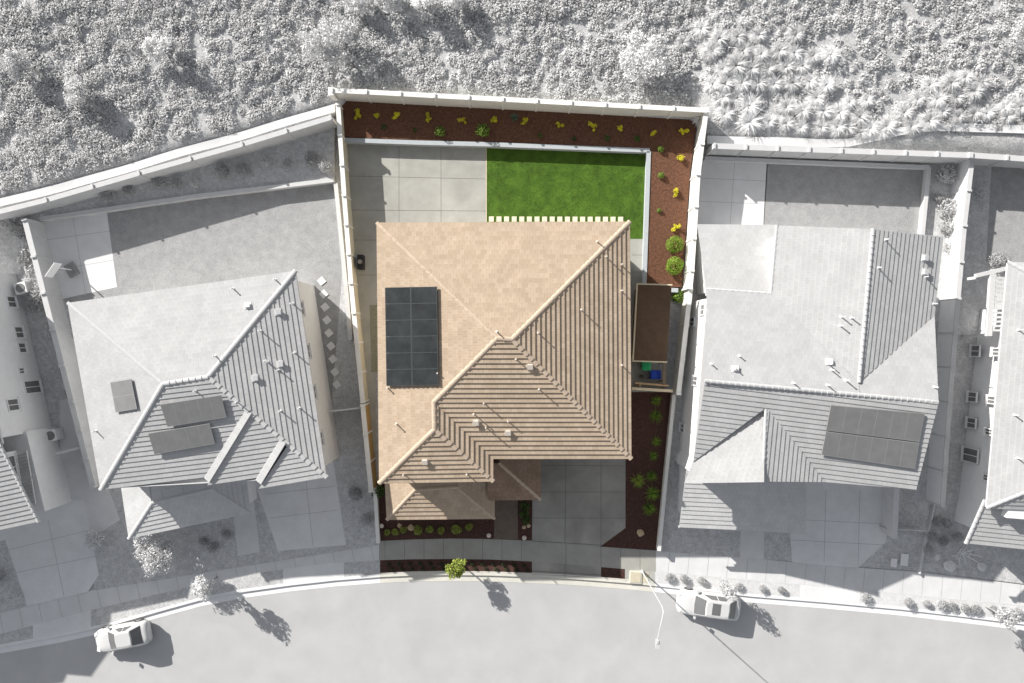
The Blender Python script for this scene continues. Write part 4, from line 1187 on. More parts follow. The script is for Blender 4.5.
# plants of the coloured lot
YMS = []
for k_ in range(4):
    gs = []
    for q_ in range(random.randint(3, 6)):
        a_ = random.uniform(0, 6.3); d_ = random.uniform(.1, .75)
        gs.append(cloud((math.cos(a_) * d_, math.sin(a_) * d_, random.uniform(.3, .7)), (random.uniform(.3, .6), random.uniform(.3, .6), .4), 60, .15, 4, jit=.8, shell=.2))
    YMS.append(leaves_mesh('yellow_shrub', ['yellow_leaf', 'yellow_leaf_b'], gs))
YP = [(357.5, 115.4), (375.6, 117.2), (396.7, 117.2), (430, 118.7), (462.6, 121.6), (493.4, 122.5), (525, 122.5), (559, 126.9), (592, 127.4), (621.6, 129.2), (653.2, 132.7), (682.8, 133.6)]
for i, (x, y) in enumerate(YP):
    sc = random.uniform(.32, .42) * (1.15 if i in (5, 8, 11) else 1)
    put('yellow_shrub', YMS[i % 4], P(x, y, BED), sc, random.uniform(0, 6.3), f'{ORD[i]} yellow shrub from the left along the back wall', 'shrub', 'yellow shrubs in the mulch beds')
for i, (x, y) in enumerate(((678.4, 159.7), (676, 193.3), (674.3, 226.4))):
    put('yellow_shrub', YMS[(i + 1) % 4], P(x, y, BED), .42, random.uniform(0, 6.3), ['yellow shrub at the sunny top corner of the reddish side bed', 'yellow shrub midway down the reddish side bed', 'yellow shrub just above the two round green bushes'][i], 'shrub', 'yellow shrubs in the mulch beds')
BM = leaves_mesh('round_bush', ['ball_leaf', 'ball_leaf_b'], [cloud((0, 0, .8), (1.05, 1.05, .95), 1500, .085, 40, jit=.45, shell=.75)])
put('round_bush', BM, P(673.4, 245.5, BED), .60, 1, 'upper of two clipped round green bushes in the side bed', 'bush', 'clipped round bushes')
put('round_bush', BM, P(673, 266.5, BED), .62, 2, 'lower of two clipped round green bushes in the side bed', 'bush', 'clipped round bushes')
GM = leaves_mesh('green_bush', ['green_leaf', 'green_leaf_b'], [cloud((0, 0, .7), (1.05, 1.05, .8), 700, .12, 18, jit=.5, shell=.6)])
GM2 = leaves_mesh('green_bush_bright', ['ball_leaf', 'green_leaf'], [cloud((0, 0, .7), (1.05, 1.05, .8), 700, .12, 18, jit=.5, shell=.6)])
put('round_bush', GM2, P(440, 132.7, BED), .38, 1, 'small round green bush in the shaded rear bed left of centre', 'bush', 'clipped round bushes')
put('round_bush', GM2, P(482.5, 132, BED), .50, 1, 'larger round green bush in the shaded rear bed above the patio corner', 'bush', 'clipped round bushes')
put('round_bush', GM, P(378.5, 490, LOT), .52, 1, 'dark round bush at the front corner of the tan side wall', 'bush', 'clipped round bushes')
put('round_bush', GM2, P(676.5, 297, LOT), .50, 1, 'green bush squeezed between the brown shed and side wall', 'bush')
for i, (x, y) in enumerate(((384, 127), (414.6, 130.4), (540, 136), (574, 139), (607, 138.5), (637, 139))):
    put('small_plant', GM, P(x, y, BED), random.uniform(.15, .24), i, f'{ORD[i]} small dark green plant from the left along the retaining wall', 'plant', 'small green plants in the rear beds')
for i, (x, y, l) in enumerate(((660, 149.7, 'small green plant in the shade at the lawn corner of the side bed'), (660.5, 176, 'small green plant alone in the sun of the side bed'), (658.8, 211, 'tiny green plant by the retaining wall beside the lawn'))):
    put('small_plant', GM2, P(x, y, BED), (.24, .24, .17)[i], i, l, 'plant', 'small green plants in the rear beds')
ag = spikes(26, 1.0, .16, .8, .15, 3).mesh('agave', ['agave', 'agave'])
put('agave', ag, P(514.7, 118, BED), .5, 0, 'grey green agave between yellow shrubs in the rear bed', 'agave')

ft = spikes(70, 1.0, .06, .9, .45, 3).mesh('strappy_plant', ['lime_leaf', 'lime_leaf_b'])
FR = [(387.7, 531.6, .28), (395.6, 531, .30), (403.8, 529, .30), (418.2, 529.5, .38), (430, 528.7, .32), (441.6, 529.5, .32), (456.5, 528, .42), (469, 526, .32)]
LM = leaves_mesh('lime_shrub', ['lime_leaf', 'lime_leaf_b'], [cloud((0, 0, .7), (1.05, 1.05, .75), 420, .13, 9, jit=.7, shell=.4)])
for i, (x, y, r) in enumerate(FR):
    put('lime_shrub', LM, P(x, y, LOT), r, i * 1.3, f'{ORD[i]} lime green shrub from the left in the front bed', 'shrub', 'lime shrubs in the front bed')
SP = spikes(80, 1.0, .07, 1.0, .4, 3)
sg = SP.mesh('side_plant', ['ball_leaf', 'green_leaf'])
sl = SP.mesh('lime_plant', ['lime_leaf', 'ball_leaf'])
for x, y, r, me, l in ((656, 400.6, .55, sg, 'spiky green plant just below the wooden gate'), (655.3, 416, .68, sg, 'largest spiky green plant, second below the wooden gate'), (656, 441, .5, sg, 'thin spiky plant third below the wooden gate'),
                       (653, 455.5, .5, sg, 'spiky plant beside the lower right roof corner'), (637.8, 480, .72, sl, 'bright lime spiky plant beside the driveway'), (651, 476, .6, sg, 'green spiky plant right of the bright lime one'),
                       (652, 493, .75, sg, 'green spiky plant midway along the driveway bed'), (649, 508.5, .7, sg, 'lowest green spiky plant in the driveway bed')):
    put('spiky_plant', me, P(x, y, LOT), r, random.uniform(0, 6), l, 'plant', 'spiky plants in the side bed')
EM = leaves_mesh('entry_shrub', ['green_leaf', 'green_leaf_b'], [cloud((0, 0, .5), (1.1, 1.1, .6), 500, .12, 9, jit=.6, shell=.4)])
for i, (x, y) in enumerate(((525, 505), (524, 513), (526, 519))):
    put('entry_shrub', EM, P(x, y, LOT), .38, i, f'{ORD[i]} dark shrub down the bed between entry path and driveway', 'shrub', 'dark shrubs by the entry path')
DM = leaves_mesh('parkway_plant', ['dark_leaf', 'green_leaf_b'], [cloud((0, 0, .5), (1.1, 1.1, .6), 200, .16, 7, jit=.6, shell=.4)])
for r in range(2):
    for i in range(14):
        x = 389 + i * 10.4 + r * 3; y = yat(SW_B, x) + 4.0 + r * 5
        if abs(x - 462) < 6: continue
        put('parkway_plant', DM, P(x, y, .13), random.uniform(.15, .21), random.uniform(0, 6), 'small dark plant in the dark parkway strip beside the kerb', 'plant', 'dark plants in the parkway strip')
tree('street_tree', 'small bright yellow green tree in the dark parkway strip', 'tree', P(459, 562, .12), 2.5, .85, .8, ['lime_leaf', 'lime_leaf_b'], 'bark', 1500, .08)
rk = rock_mesh()
def rock(px, py, z, s, m, label, grp=None):
    me = rk.mesh('rock', [m]); o = put('rock', me, P(px, py, z), s, random.uniform(0, 6), label, 'rock', grp)
    return o
rock(640.5, 532.5, LOT, .30, 'rock', 'round tan boulder in the dark bed beside the driveway')
rock(411, 527.5, LOT, .28, 'rock', 'larger tan rock among the lime shrubs')
rock(399.5, 525.5, LOT, .20, 'rock', 'smaller tan rock behind the lime shrubs')
rock(524, 527, LOT, .16, 'rock', 'left tan rock in the bed beside the entry path')
rock(528.5, 525.5, LOT, .17, 'rock', 'right tan rock in the bed beside the driveway')
def path_light(px, py, label):
    t = thing('path_light', label, 'garden light', P(px, py, LOT), 'garden path lights'); o = V(t.location)
    m_ = MB(); m_.tube([o, o + V((0, 0, .42))], .02, 6); m_.build('stem', 'vent_metal', t)
    m_ = MB(); m_.lathe([(.17, .40), (.17, .42), (.05, .48), (.02, .50)], o, 14); m_.build('shade', 'vent_metal', t)
path_light(524.2, 536.3, 'round garden light in the bed between entry path and driveway')
path_light(489, 534, 'small garden light at the right end of the front bed')
path_light(382.5, 524.5, 'small garden light at the left end of the front bed')
# utility boxes in the parkway
ub = thing('utility_box', 'pale concrete utility lid set in the sunny strip by the kerb', 'utility box', P(635.5, 577, .13)); o = V(ub.location)
m_ = MB(); m_.box(o + V((0, 0, .03)), (.95, .95, .07), -.06); m_.build('frame', 'kerb_concrete', ub)
m_ = MB(); m_.box(o + V((0, 0, .075)), (.78, .78, .03), -.06); m_.lathe([(.05, .09), (.05, .1)], o + V((.05, -.2, 0)), 10); m_.build('lid', 'box_lid', ub)
flat('gravel_patch', [(640, 571.5), (649, 572.5), (648, 583), (639.5, 582)], .145, 'box_lid')

# ================================================================== CARS, LAMP
def car(label, px, py, rz, Lc, W, sunroof):
    o = P(px, py, 0)
    root = thing('car', label, 'car', o)
    root.rotation_euler = (0, 0, rz)
    # build in local space: x forward
    def loft(st, name, m, par, smooth=True, ends=True):
        m_ = MB(); pts = []; n = None
        for x, hw, z0, z1, rd in st:
            ring = [(-hw * .88, z0), (-hw, z0 + .12), (-hw * 1.0, z0 + (z1 - z0) * .55), (-hw * .965, z1 - rd), (-hw * .86, z1 - rd * .25), (-hw * .45, z1), (0, z1 + .012), (hw * .45, z1), (hw * .86, z1 - rd * .25), (hw * .965, z1 - rd), (hw, z0 + (z1 - z0) * .55), (hw, z0 + .12), (hw * .88, z0)]
            n = len(ring); pts += [(x, y, z) for y, z in ring]
        fs = [[i * n + k, i * n + (k + 1) % n, (i + 1) * n + (k + 1) % n, (i + 1) * n + k] for i in range(len(st) - 1) for k in range(n)]
        fs += [list(range(n))[::-1], [(len(st) - 1) * n + k for k in range(n)]]
        m_.add(pts, fs); me = m_.mesh(name, [m])
        if smooth: me.polygons.foreach_set('use_smooth', [True] * len(me.polygons))
        ob = bpy.data.objects.new(name, me); COL.objects.link(ob); ob.parent = par; return ob
    h, w = Lc / 2, W / 2
    body = loft([(-h, w * .50, .40, .76, .10), (-h + .03, w * .70, .34, .86, .10), (-h + .10, w * .84, .28, .94, .10), (-h + .28, w * .94, .22, .99, .10), (-h + .9, w * .99, .20, 1.0, .09), (-.2, w, .20, .98, .08), (h - 1.5, w, .20, .95, .08), (h - .9, w * .99, .20, .90, .09),
                 (h - .5, w * .955, .22, .83, .10), (h - .28, w * .89, .23, .76, .10), (h - .13, w * .79, .26, .70, .10), (h - .04, w * .62, .30, .64, .09), (h, w * .40, .36, .58, .08)], 'body', 'car_paint', root)
    def part(m_, name, m, par=root, smooth=False):
        me = m_.mesh(name, [m])
        if smooth: me.polygons.foreach_set('use_smooth', [True] * len(me.polygons))
        ob = bpy.data.objects.new(name, me); COL.objects.link(ob); ob.parent = par; return ob
    # greenhouse
    zb, zt = .94, 1.43
    xf, xr = h - 1.25, -h + .42         # bases of windscreen and rear glass
    tf, tr = xf - .75, xr + .62
    wb, wt = w * .90, w * .70
    m_ = MB()
    base = [(xr, -wb * .88), (xr + .5, -wb), (xf - .5, -wb), (xf, -wb * .88), (xf + .05, 0), (xf, wb * .88), (xf - .5, wb), (xr + .5, wb), (xr, wb * .88), (xr - .04, 0)]
    topr = [(tr, -wt * .92), (tr + .3, -wt), (tf - .3, -wt), (tf, -wt * .93), (tf + .05, 0), (tf, wt * .93), (tf - .3, wt), (tr + .3, wt), (tr, wt * .92), (tr - .04, 0)]
    n = len(base)
    mid = [(tx * .94 + .0, ty * .82) for tx, ty in topr]
    pts = [(x, y, zb) for x, y in base] + [(x, y, zt) for x, y in topr] + [(x * .93 + (tf + tr) / 2 * .07, y * .75, zt + .045) for x, y in topr]
    m_.add(pts, [[r * n + k, r * n + (k + 1) % n, (r + 1) * n + (k + 1) % n, (r + 1) * n + k] for r in range(2) for k in range(n)] + [[2 * n + k for k in range(n)]])
    part(m_, 'cabin', 'car_paint', root)
    def pane(name, q, ins=.92, off=.012):
        q = [V(v) for v in q]; c = sum(q, V((0, 0, 0))) / len(q); nrm = (q[1] - q[0]).cross(q[2] - q[0]).normalized()
        if nrm.dot(c - V((0, 0, .8))) < 0: nrm = -nrm; q = q[::-1]
        q = [c + (v - c) * ins for v in q]
        m_ = MB(); m_.add([v + nrm * off for v in q] + [v - nrm * .01 for v in q], [list(range(len(q)))] + [[k, k + len(q), (k + 1) % len(q) + len(q), (k + 1) % len(q)] for k in range(len(q))])
        return part(m_, name, 'car_glass')
    def bz(i): return (*base[i], zb)
    def tz(i): return (*topr[i], zt)
    for nm_, ii in (('windscreen', (3, 4, 5)), ('rear_window', (8, 9, 0))):
        lo = [V(bz(i)) for i in ii]; hi = [V(tz(i)) for i in ii]; c = sum(lo + hi, V((0, 0, 0))) / 6
        lo = [c + (v - c) * .93 for v in lo]; hi = [c + (v - c) * .93 for v in hi]
        nrm = V((1 if nm_ == 'windscreen' else -1, 0, 1.0)).normalized() * .022
        m_ = MB(); pts = [v + nrm for v in lo] + [v + nrm for v in hi] + [v - nrm for v in lo] + [v - nrm for v in hi]
        m_.add(pts, [[0, 1, 4, 3], [1, 2, 5, 4], [6, 9, 10, 7], [7, 10, 11, 8], [0, 6, 7, 1], [1, 7, 8, 2], [3, 4, 10, 9], [4, 5, 11, 10], [0, 3, 9, 6], [2, 8, 11, 5]])
        part(m_, nm_, 'car_glass')
    for a_, b_ in ((1, 2), (6, 7)):
        B0_, B1_, T0_, T1_ = [V(v) for v in (bz(a_), bz(b_), tz(a_), tz(b_))]
        mB, mT = (B0_ + B1_) / 2, (T0_ + T1_) / 2
        pane('side_window', [B0_, mB, mT, T0_], .90); pane('side_window', [mB, B1_, T1_, mT], .90)
    if sunroof:
        m_ = MB(); m_.box(((tf + tr) / 2 + .12, 0, zt + .05), (.62, .85, .02)); part(m_, 'sunroof', 'car_glass')
    for sx in (-1, 1):
        for xx in (h - .85, -h + .85):
            m_ = MB(); m_.tube([(xx, sx * (w - .20), .32), (xx, sx * (w + .01), .32)], .32, 18); wh = part(m_, 'wheel', 'tyre')
            m_ = MB(); m_.tube([(xx, sx * (w - .05), .32), (xx, sx * (w + .02), .32)], .20, 14); part(m_, 'rim', 'rim', wh)
        m_ = MB(); m_.box((xf - .1, sx * (w + .07), 1.0), (.14, .22, .14), -sx * .2); part(m_, 'mirror', 'car_paint')
        m_ = MB(); m_.obox(V((h - .22, sx * w * .66, .70)), V((.13, -sx * .05, -.02)), V((.03, .14, 0)), V((.02, 0, .06))); part(m_, 'headlight', 'headlight')
        m_ = MB(); m_.obox(V((-h + .10, sx * w * .66, .82)), V((.06, 0, 0)), V((0, .14, 0)), V((0, 0, .07))); part(m_, 'taillight', 'taillight')
    m_ = MB(); m_.box((-.0, 0, .22), (Lc * .8, W * .93, .14)); part(m_, 'underbody', 'car_trim')
    return root
car('white hatchback parked at the kerb in front of the left houses', 127.5, 633, math.radians(180 + 11), 4.15, 1.78, False)
car('white saloon with dark sunroof parked below the right neighbour driveway', 706, 601.5, math.radians(180 - 7.5), 4.75, 1.84, True)

lp = thing('street_lamp', 'tall pale street lamp leaning over the road beside the white saloon', 'street lamp', P(642, 571, .13)); o = V(lp.location)
top = o + V((0, 0, 7.0)); h_ = P(657.5, 640, 7.5)
m_ = MB(); m_.tube([o, o + V((0, 0, .3)), o + V((0, 0, .32)), top], [.10, .10, .05, .03], 10); m_.build('pole', 'lamp_grey', lp)
m_ = MB(); m_.tube([top, top + V((.01, -.25, .32)), top + (h_ - top) * .5 + V((0, 0, .25)), h_], [.04, .036, .032, .03], 8); m_.build('arm', 'lamp_grey', lp)
m_ = MB(); m_.box(h_ + V((0, -.25, 0)), (.26, .62, .10)); m_.box(h_ + V((0, -.3, -.06)), (.20, .40, .04)); m_.box(h_ + V((0, -.1, .07)), (.14, .2, .06)); m_.build('lamp_head', 'lamp_grey', lp)

# ================================================================== NEIGHBOUR PLANTS AND THINGS
TF = [spikes(230, 1.0, .06, 1.1, .5, 4).mesh('grass_tuft', ['tuft_leaf', 'tuft_leaf_b']) for _ in range(3)]
def hill_p(px, py):
    z = 2.0
    for _ in range(6):
        q = P(px, py, z); z = hill_z(q.x, q.y)
    return P(px, py, z)
tz_ = [(x, y) for x, y in ((682, 44), (700, 30), (708, 55), (718, 40), (712, 52), (736, 38), (742, 52), (758, 36), (760, 55), (778, 52), (794, 36), (793, 54), (812, 57), (829, 56), (722, 70), (735, 67), (750, 70), (767, 70), (785, 68), (801, 67),
       (724, 85), (741, 84), (757, 84), (773, 85), (791, 84), (808, 83), (825, 86), (712, 85), (722, 98), (736, 99), (748, 107), (724, 115), (748, 123), (768, 122), (785, 108), (801, 112), (815, 99), (822, 112), (838, 114), (848, 103), (865, 101), (858, 118), (846, 128),
       (785, 124), (800, 128), (820, 128), (836, 128), (868, 130), (880, 133), (885, 127), (903, 113), (910, 127), (916, 100), (928, 86), (935, 100), (949, 84), (955, 98), (963, 78), (972, 92), (980, 83), (927, 122), (941, 112), (957, 117), (972, 115), (985, 114), (1005, 118), (1018, 108), (1003, 108), (700, 118), (860, 133))]
for x, y in tz_:
    big = (x, y) in ((748, 107), (785, 108), (927, 122), (748, 123), (735, 67), (742, 52))
    put('grass_tuft', random.choice(TF), hill_p(x, y), random.uniform(.78, 1.08) * (1.25 if big else 1), random.uniform(0, 6), 'pale feathery grass tuft on the slope behind the right neighbour wall', 'grass tuft', 'grass tufts on the slope')
def hill_tree(x, y, cr, label, mats=('tuft_leaf', 'tuft_leaf_b'), h=2.2, n=1800):
    tree('hill_tree', label, 'tree', hill_p(x, y), h, cr, h * .42, list(mats), 'grey_bark', n, .11)
hill_tree(336, 50, 2.3, 'large pale shrubby tree on the slope above the coloured lot corner', h=2.8, n=2600)
hill_tree(640, 66, 2.1, 'pale round shrubby tree on the slope behind the centre of the back wall', h=2.6, n=2600)
hill_tree(1016, 38, 1.5, 'pale shrubby tree on the slope at the right edge')
hill_tree(360, 8, 1.0, 'pale bush at the top of the slope, left of a row of four', h=1.8, n=900)
hill_tree(392, 6, 1.1, 'pale bush second in the row at the top of the slope', h=1.8, n=900)
hill_tree(424, 6, 1.0, 'pale bush third in the row at the top of the slope', h=1.8, n=900)
hill_tree(455, 4, 1.0, 'pale bush at the right end of the row at the slope top', h=1.8, n=900)
hill_tree(165, 52, 1.2, 'loose pale shrub on the upper left slope', h=1.9, n=1200)
hill_tree(85, 95, 1.2, 'loose pale shrub halfway up the left slope', h=1.9, n=1200)
hill_tree(24, 70, 1.1, 'loose pale shrub near the left edge of the slope', h=1.9, n=1000)

PBM = leaves_mesh('pale_bush', ['pale_leaf', 'pale_leaf_b'], [cloud((0, 0, .7), (1.05, 1.05, .8), 700, .11, 10, jit=.7, shell=.4)])
MBM = leaves_mesh('mid_bush', ['mid_leaf', 'mid_leaf_b'], [cloud((0, 0, .7), (1.05, 1.05, .8), 700, .11, 10, jit=.7, shell=.4)])
for x, y, r, me, l in ((943, 177, .75, PBM, 'spiky pale bush at the top of the right neighbour side bed'), (936, 199, .45, MBM, 'smallest bush in the right neighbour side bed'), (946, 211, .85, MBM, 'largest grey bush beside the bright side wall'),
                       (946, 230, .75, MBM, 'grey bush third down beside the bright side wall'), (947, 248, .65, MBM, 'lowest grey bush beside the bright side wall'), (978, 195, .55, PBM, 'pale bush inside the far right yard wall'), (995, 262, .7, MBM, 'grey bush behind the far right pergola'),
                       (98, 538, .75, PBM, 'white flowering bush beside the far left driveway'), (357, 492, .55, MBM, 'grey bush on the left lot by the tan wall'), (368, 518, .5, MBM, 'grey bush by the left lot driveway edge'), (215, 546, .45, MBM, 'larger grey shrub in the left house front bed'),
                       (205, 540, .35, MBM, 'smaller grey shrub in the left house front bed'), (228, 533, .38, MBM, 'grey shrub beside the left house entry path'), (268, 162, .45, PBM, 'whitish shrub in the bed above the left lawn'), (197, 185, .35, PBM, 'small whitish shrub at the left of the raised bed'),
                       (2, 575, .5, MBM, 'grey bush at the left edge beside the driveway'), (19, 594, .35, PBM, 'small pale bush at the foot of the far left driveway')):
    put('bush', me, P(x, y, (LOT if y > 190 or x > 400 else .7)), r, random.uniform(0, 6), l, 'bush')
# bushes filling the strip beside the far left side wall
for i, (x, y) in enumerate(((12, 222), (22, 214), (28, 232), (36, 248), (32, 262), (41, 275), (46, 290), (40, 302), (52, 308), (57, 324), (62, 345), (68, 368), (74, 392))):
    put('strip_bush', random.choice((PBM, MBM)), P(x, y, LOT), random.uniform(.65, .95) if i < 8 else .45, i, f'{ORD[i]} bush down the narrow strip outside the far left wall', 'bush', 'bushes beside the far left wall')
for i, (x, y) in enumerate(((110, 192), (130, 186), (160, 180), (178, 180), (225, 168), (245, 166), (288, 160), (312, 156), (326, 164))):
    put('bed_shrub', MBM, P(x, y + 4, .7), random.uniform(.35, .6), i, f'{ORD[i]} grey shrub from the left in the bed above the left lawn', 'shrub', 'grey shrubs above the left lawn')
tree('garden_tree', 'broad pale tree in front of the left house porch', 'tree', P(170, 545, LOT), 3.2, 1.75, 1.1, ['pale_leaf', 'pale_leaf_b'], 'grey_bark', 4200, .085, lobes=9)
tree('street_tree', 'pale street tree in the left house parkway strip', 'tree', P(217, 577, .12), 3.4, 1.0, 1.1, ['pale_leaf', 'pale_leaf_b'], 'grey_bark', 1100, .10)
tree('street_tree', 'thin pale street tree beside the white saloon', 'tree', P(719, 580, .12), 2.9, .75, .8, ['mid_leaf', 'pale_leaf_b'], 'grey_bark', 600, .08)
tree('street_tree', 'pale street tree at the lower right edge of the kerb strip', 'tree', P(985, 606, .12), 3.2, .9, .9, ['pale_leaf', 'mid_leaf'], 'grey_bark', 800, .09)
for i, (x, y) in enumerate(((668, 576), (682.5, 577.5), (700, 579.5))):
    put('kerb_shrub', MBM, P(x, y, .13), .34, i, f'{ORD[i]} grey shrub from the left in the strip beside the white saloon', 'shrub', 'grey shrubs along the right kerb strip')
for i, (x, y) in enumerate(((737, 585), (761, 587.5), (780, 589))):
    put('kerb_shrub', MBM, P(x, y, .13), .30, i, f'{ORD[i]} grey shrub right of the saloon and its street tree', 'shrub', 'grey shrubs along the right kerb strip')
for i, (x, y) in enumerate(((863.5, 596), (906, 601), (925, 602.5), (939.7, 603), (950, 604.5), (963, 606), (973, 607), (991, 608.5), (1002.6, 610), (1014, 611))):
    put('kerb_shrub', MBM, P(x, y, .13), random.uniform(.30, .42), i, f'{ORD[i]} grey shrub from the left along the far right kerb strip', 'shrub', 'grey shrubs along the right kerb strip')
for i, (x, y) in enumerate(((935, 520), (945, 523), (930, 535), (942, 540), (926, 548), (955, 535))):
    put('yard_shrub', MBM, P(x, y, LOT), .42, i, f'{ORD[i]} dark shrub in the front yard of the far right house', 'shrub', 'shrubs in the far right front yard')
rock(949, 565, LOT, .5, 'grey_rock', 'long pale boulder in the far right front yard')
rock(937, 557, LOT, .28, 'grey_rock', 'small pale boulder in the far right front yard')
rock(981, 566, LOT, .38, 'grey_rock', 'pale boulder below the far right front roof')
# bare shrub
bs = thing('bare_shrub', 'bare pale branching shrub in the far right front yard', 'shrub', P(961, 553, LOT)); o = V(bs.location); m_ = MB()
for i in range(9):
    a_ = i * .7; d_ = V((math.cos(a_), math.sin(a_) * .6, .5)); p1_ = o + d_ * .5; m_.tube([o, p1_, p1_ + (d_ + V((random.uniform(-.5, .5), random.uniform(-.5, .5), .3))) * .5], [.05, .035, .015], 6)
    m_.tube([p1_, p1_ + V((-d_.y, d_.x, .4)) * .4], [.03, .012], 5)
m_.build('branches', 'grey_frame', bs)

# stepping stones at the left
m_ = MB(); s_ = .36; m_.prism([(-s_, 0), (0, -s_), (s_, 0), (0, s_)], 0, .05); dm = m_.mesh('stepping_stone', ['grey_kerb'])
for i, (x, y) in enumerate(((321.7, 281), (323.8, 294), (325, 307), (327, 320), (329, 333), (331, 346), (333, 359), (335, 372), (337, 384.5))):
    put('stepping_stone', dm, P(x, y, LOT + .01), 1, -.1, f'{ORD[i]} diamond stepping stone from the top beside the left house', 'stepping stone', 'diamond stepping stones')
# basketball hoop
bh = thing('basketball_hoop', 'portable basketball hoop on the left patio slab', 'basketball hoop', P(73, 270, LOT)); o = V(bh.location)
m_ = MB(); m_.box(o + V((0, 0, .12)), (.75, 1.0, .22), .5); m_.build('base', 'mid_leaf_b', bh)
m_ = MB(); m_.tube([o + V((0, 0, .2)), o + V((.05, -.05, 2.4)), o + V((.35, -.25, 2.75))], .05, 8); m_.build('pole', 'grey_metal', bh)
m_ = MB(); q = o + V((.42, -.3, 2.85)); m_.box(q, (.05, 1.2, .8), -.6); m_.build('backboard', 'grey_frame', bh)
m_ = MB(); cc = q + V((.3, -.2, -.25)); m_.tube([cc + V((.22 * math.cos(t * math.pi / 8), .22 * math.sin(t * math.pi / 8), 0)) for t in range(17)], .012, 6); m_.build('rim', 'grey_metal', bh)
# fences, utilities, box units of neighbours
fn = thing('low_fence', 'thin pale rail fence left of the tan wall on the left lot', 'fence', P(325, 411, LOT))
a_, b_ = P(325, 412, 1.6), P(360, 408, 1.6); d_ = (b_ - a_).normalized(); n_ = V((-d_.y, d_.x, 0))
m_ = MB(); m_.obox((a_ + b_) / 2, (b_ - a_) / 2, n_ * .06, V((0, 0, .05))); m_.build('rail', 'grey_cap', fn)
m_ = MB(); m_.obox((a_ + b_) / 2 - V((0, 0, .75)), (b_ - a_) / 2, n_ * .02, V((0, 0, .65))); m_.build('panel', 'grey_wall', fn)
fn = thing('low_fence', 'pale rail fence between the far left house and the side wall', 'fence', P(56, 456, LOT))
a_, b_ = P(55, 454, 1.8), P(87, 446, 1.8); d_ = (b_ - a_).normalized(); n_ = V((-d_.y, d_.x, 0))
m_ = MB(); m_.obox((a_ + b_) / 2, (b_ - a_) / 2, n_ * .08, V((0, 0, .05))); m_.build('rail', 'grey_cap', fn)
m_ = MB(); m_.obox((a_ + b_) / 2 - V((0, 0, .85)), (b_ - a_) / 2, n_ * .02, V((0, 0, .75))); m_.build('panel', 'grey_wall', fn)
for x, y, l in ((9.5, 289, 'pale air conditioner at the rear corner of the far left house'), (49, 436, 'pale air conditioner beside the fence of the far left house')):
    t = thing('air_conditioner', l, 'air conditioner', P(x + 20, y, LOT) if x < 20 else P(x + 10, y - 2, LOT)); o = V(t.location)
    m_ = MB(); m_.box(o + V((0, 0, .5)), (.85, .85, .95), .25); m_.build('casing', 'grey_frame', t)
    m_ = MB(); m_.lathe([(.34, .98), (.34, 1.0), (.28, 1.0), (.1, .99)], o, 16); m_.build('fan_grille', 'grey_pv', t)
for x, y, w_, h_, l in ((892.5, 562, .38, .6, 'smaller pale utility box by the right neighbour driveway'), (903, 559, .5, .85, 'larger pale utility box by the right neighbour driveway')):
    t = thing('utility_box', l, 'utility box', P(x, y, LOT)); o = V(t.location)
    m_ = MB(); m_.box(o + V((0, 0, .08)), (w_, h_, .22), -.1); m_.build('body', 'grey_wall', t)
    m_ = MB(); m_.box(o + V((0, 0, .21)), (w_ + .05, h_ + .05, .04), -.1); m_.build('lid', 'grey_frame', t)
ed = wall_run('garden_edging', 'thin curved white edging between the right neighbour and far right yards', [P(933, 503, LOT), P(929, 522, LOT), P(923, 545, LOT), P(918, 573, LOT)], .25, 'grey_cap', 'grey_cap', th=.10, cw=.12, pil=False, cat='edging')
fn = thing('low_fence', 'thin pale fence across the side bed below the right neighbour roof corner', 'fence', P(905, 531, LOT))
a_, b_ = P(884, 528.5, .9), P(927, 531, .9); d_ = (b_ - a_).normalized(); n_ = V((-d_.y, d_.x, 0))
m_ = MB(); m_.obox((a_ + b_) / 2, (b_ - a_) / 2, n_ * .04, V((0, 0, .04))); m_.build('rail', 'grey_cap', fn)
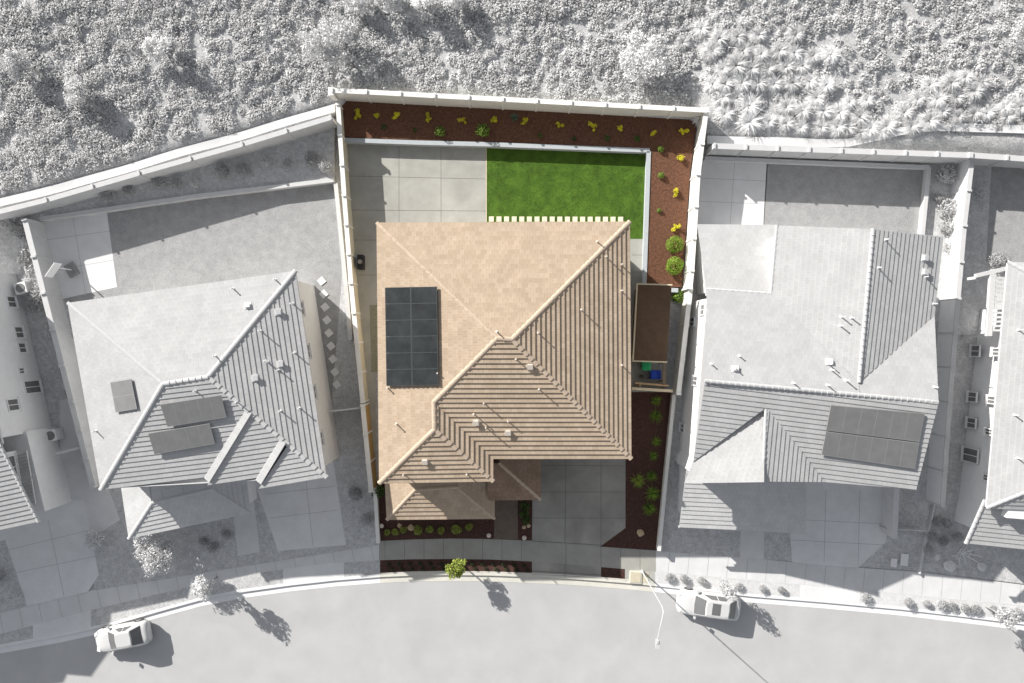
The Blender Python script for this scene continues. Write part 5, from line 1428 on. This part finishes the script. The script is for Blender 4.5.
m_ = MB(); m_.obox((a_ + b_) / 2 - V((0, 0, .4)), (b_ - a_) / 2, n_ * .02, V((0, 0, .36))); m_.build('panel', 'grey_wall', fn)
bm = thing('garden_wall', 'short thick pale wall standing beside the right neighbour driveway', 'wall', P(895, 515, LOT))
a_, b_ = P(897, 480, 1.8), P(894.5, 538, 1.8); m_ = MB(); m_.obox((a_ + b_) / 2 - V((0, 0, .85)), V((.13, 0, 0)), (b_ - a_) / 2, V((0, 0, .8))); m_.build('block_wall', 'grey_wall', bm)
m_ = MB(); m_.obox((a_ + b_) / 2, V((.19, 0, 0)), (b_ - a_) / 2 * 1.02, V((0, 0, .05))); m_.build('cap', 'grey_cap', bm)

#@@LIGHT
# ================================================================== CAMERA, LIGHT
cam = bpy.data.cameras.new('camera'); co = bpy.data.objects.new('camera', cam); COL.objects.link(co)
co.location = (0, 0, H); co.rotation_euler = (0, 0, 0)
cam.sensor_width = 36; cam.lens = 36 * H / (1024 * S); cam.clip_end = 1000
scene.camera = co
to_sun = V((-1.60, 1.43, 1.0)).normalized()
sd = bpy.data.lights.new('sun', 'SUN'); sd.energy = 4.8; sd.angle = math.radians(.5); sd.color = (1, .965, .91)
so = bpy.data.objects.new('sun', sd); COL.objects.link(so); so.rotation_euler = to_sun.to_track_quat('Z', 'Y').to_euler()
w = bpy.data.worlds.new('World'); scene.world = w; w.use_nodes = True
nt = w.node_tree; bg = nt.nodes['Background']
sky = nt.nodes.new('ShaderNodeTexSky'); sky.sky_type = 'NISHITA'; sky.sun_disc = False
sky.sun_elevation = math.asin(to_sun.z); sky.sun_rotation = math.atan2(to_sun.x, to_sun.y)
hs_ = nt.nodes.new('ShaderNodeHueSaturation'); hs_.inputs['Saturation'].default_value = .25
nt.links.new(sky.outputs['Color'], hs_.inputs['Color']); nt.links.new(hs_.outputs['Color'], bg.inputs['Color']); bg.inputs['Strength'].default_value = .084
scene.view_settings.view_transform = 'Standard'; scene.view_settings.look = 'None'; scene.view_settings.gamma = 1
scene.view_settings.use_curve_mapping = False
scene.view_settings.exposure = .75
scene.cycles.max_bounces = 6
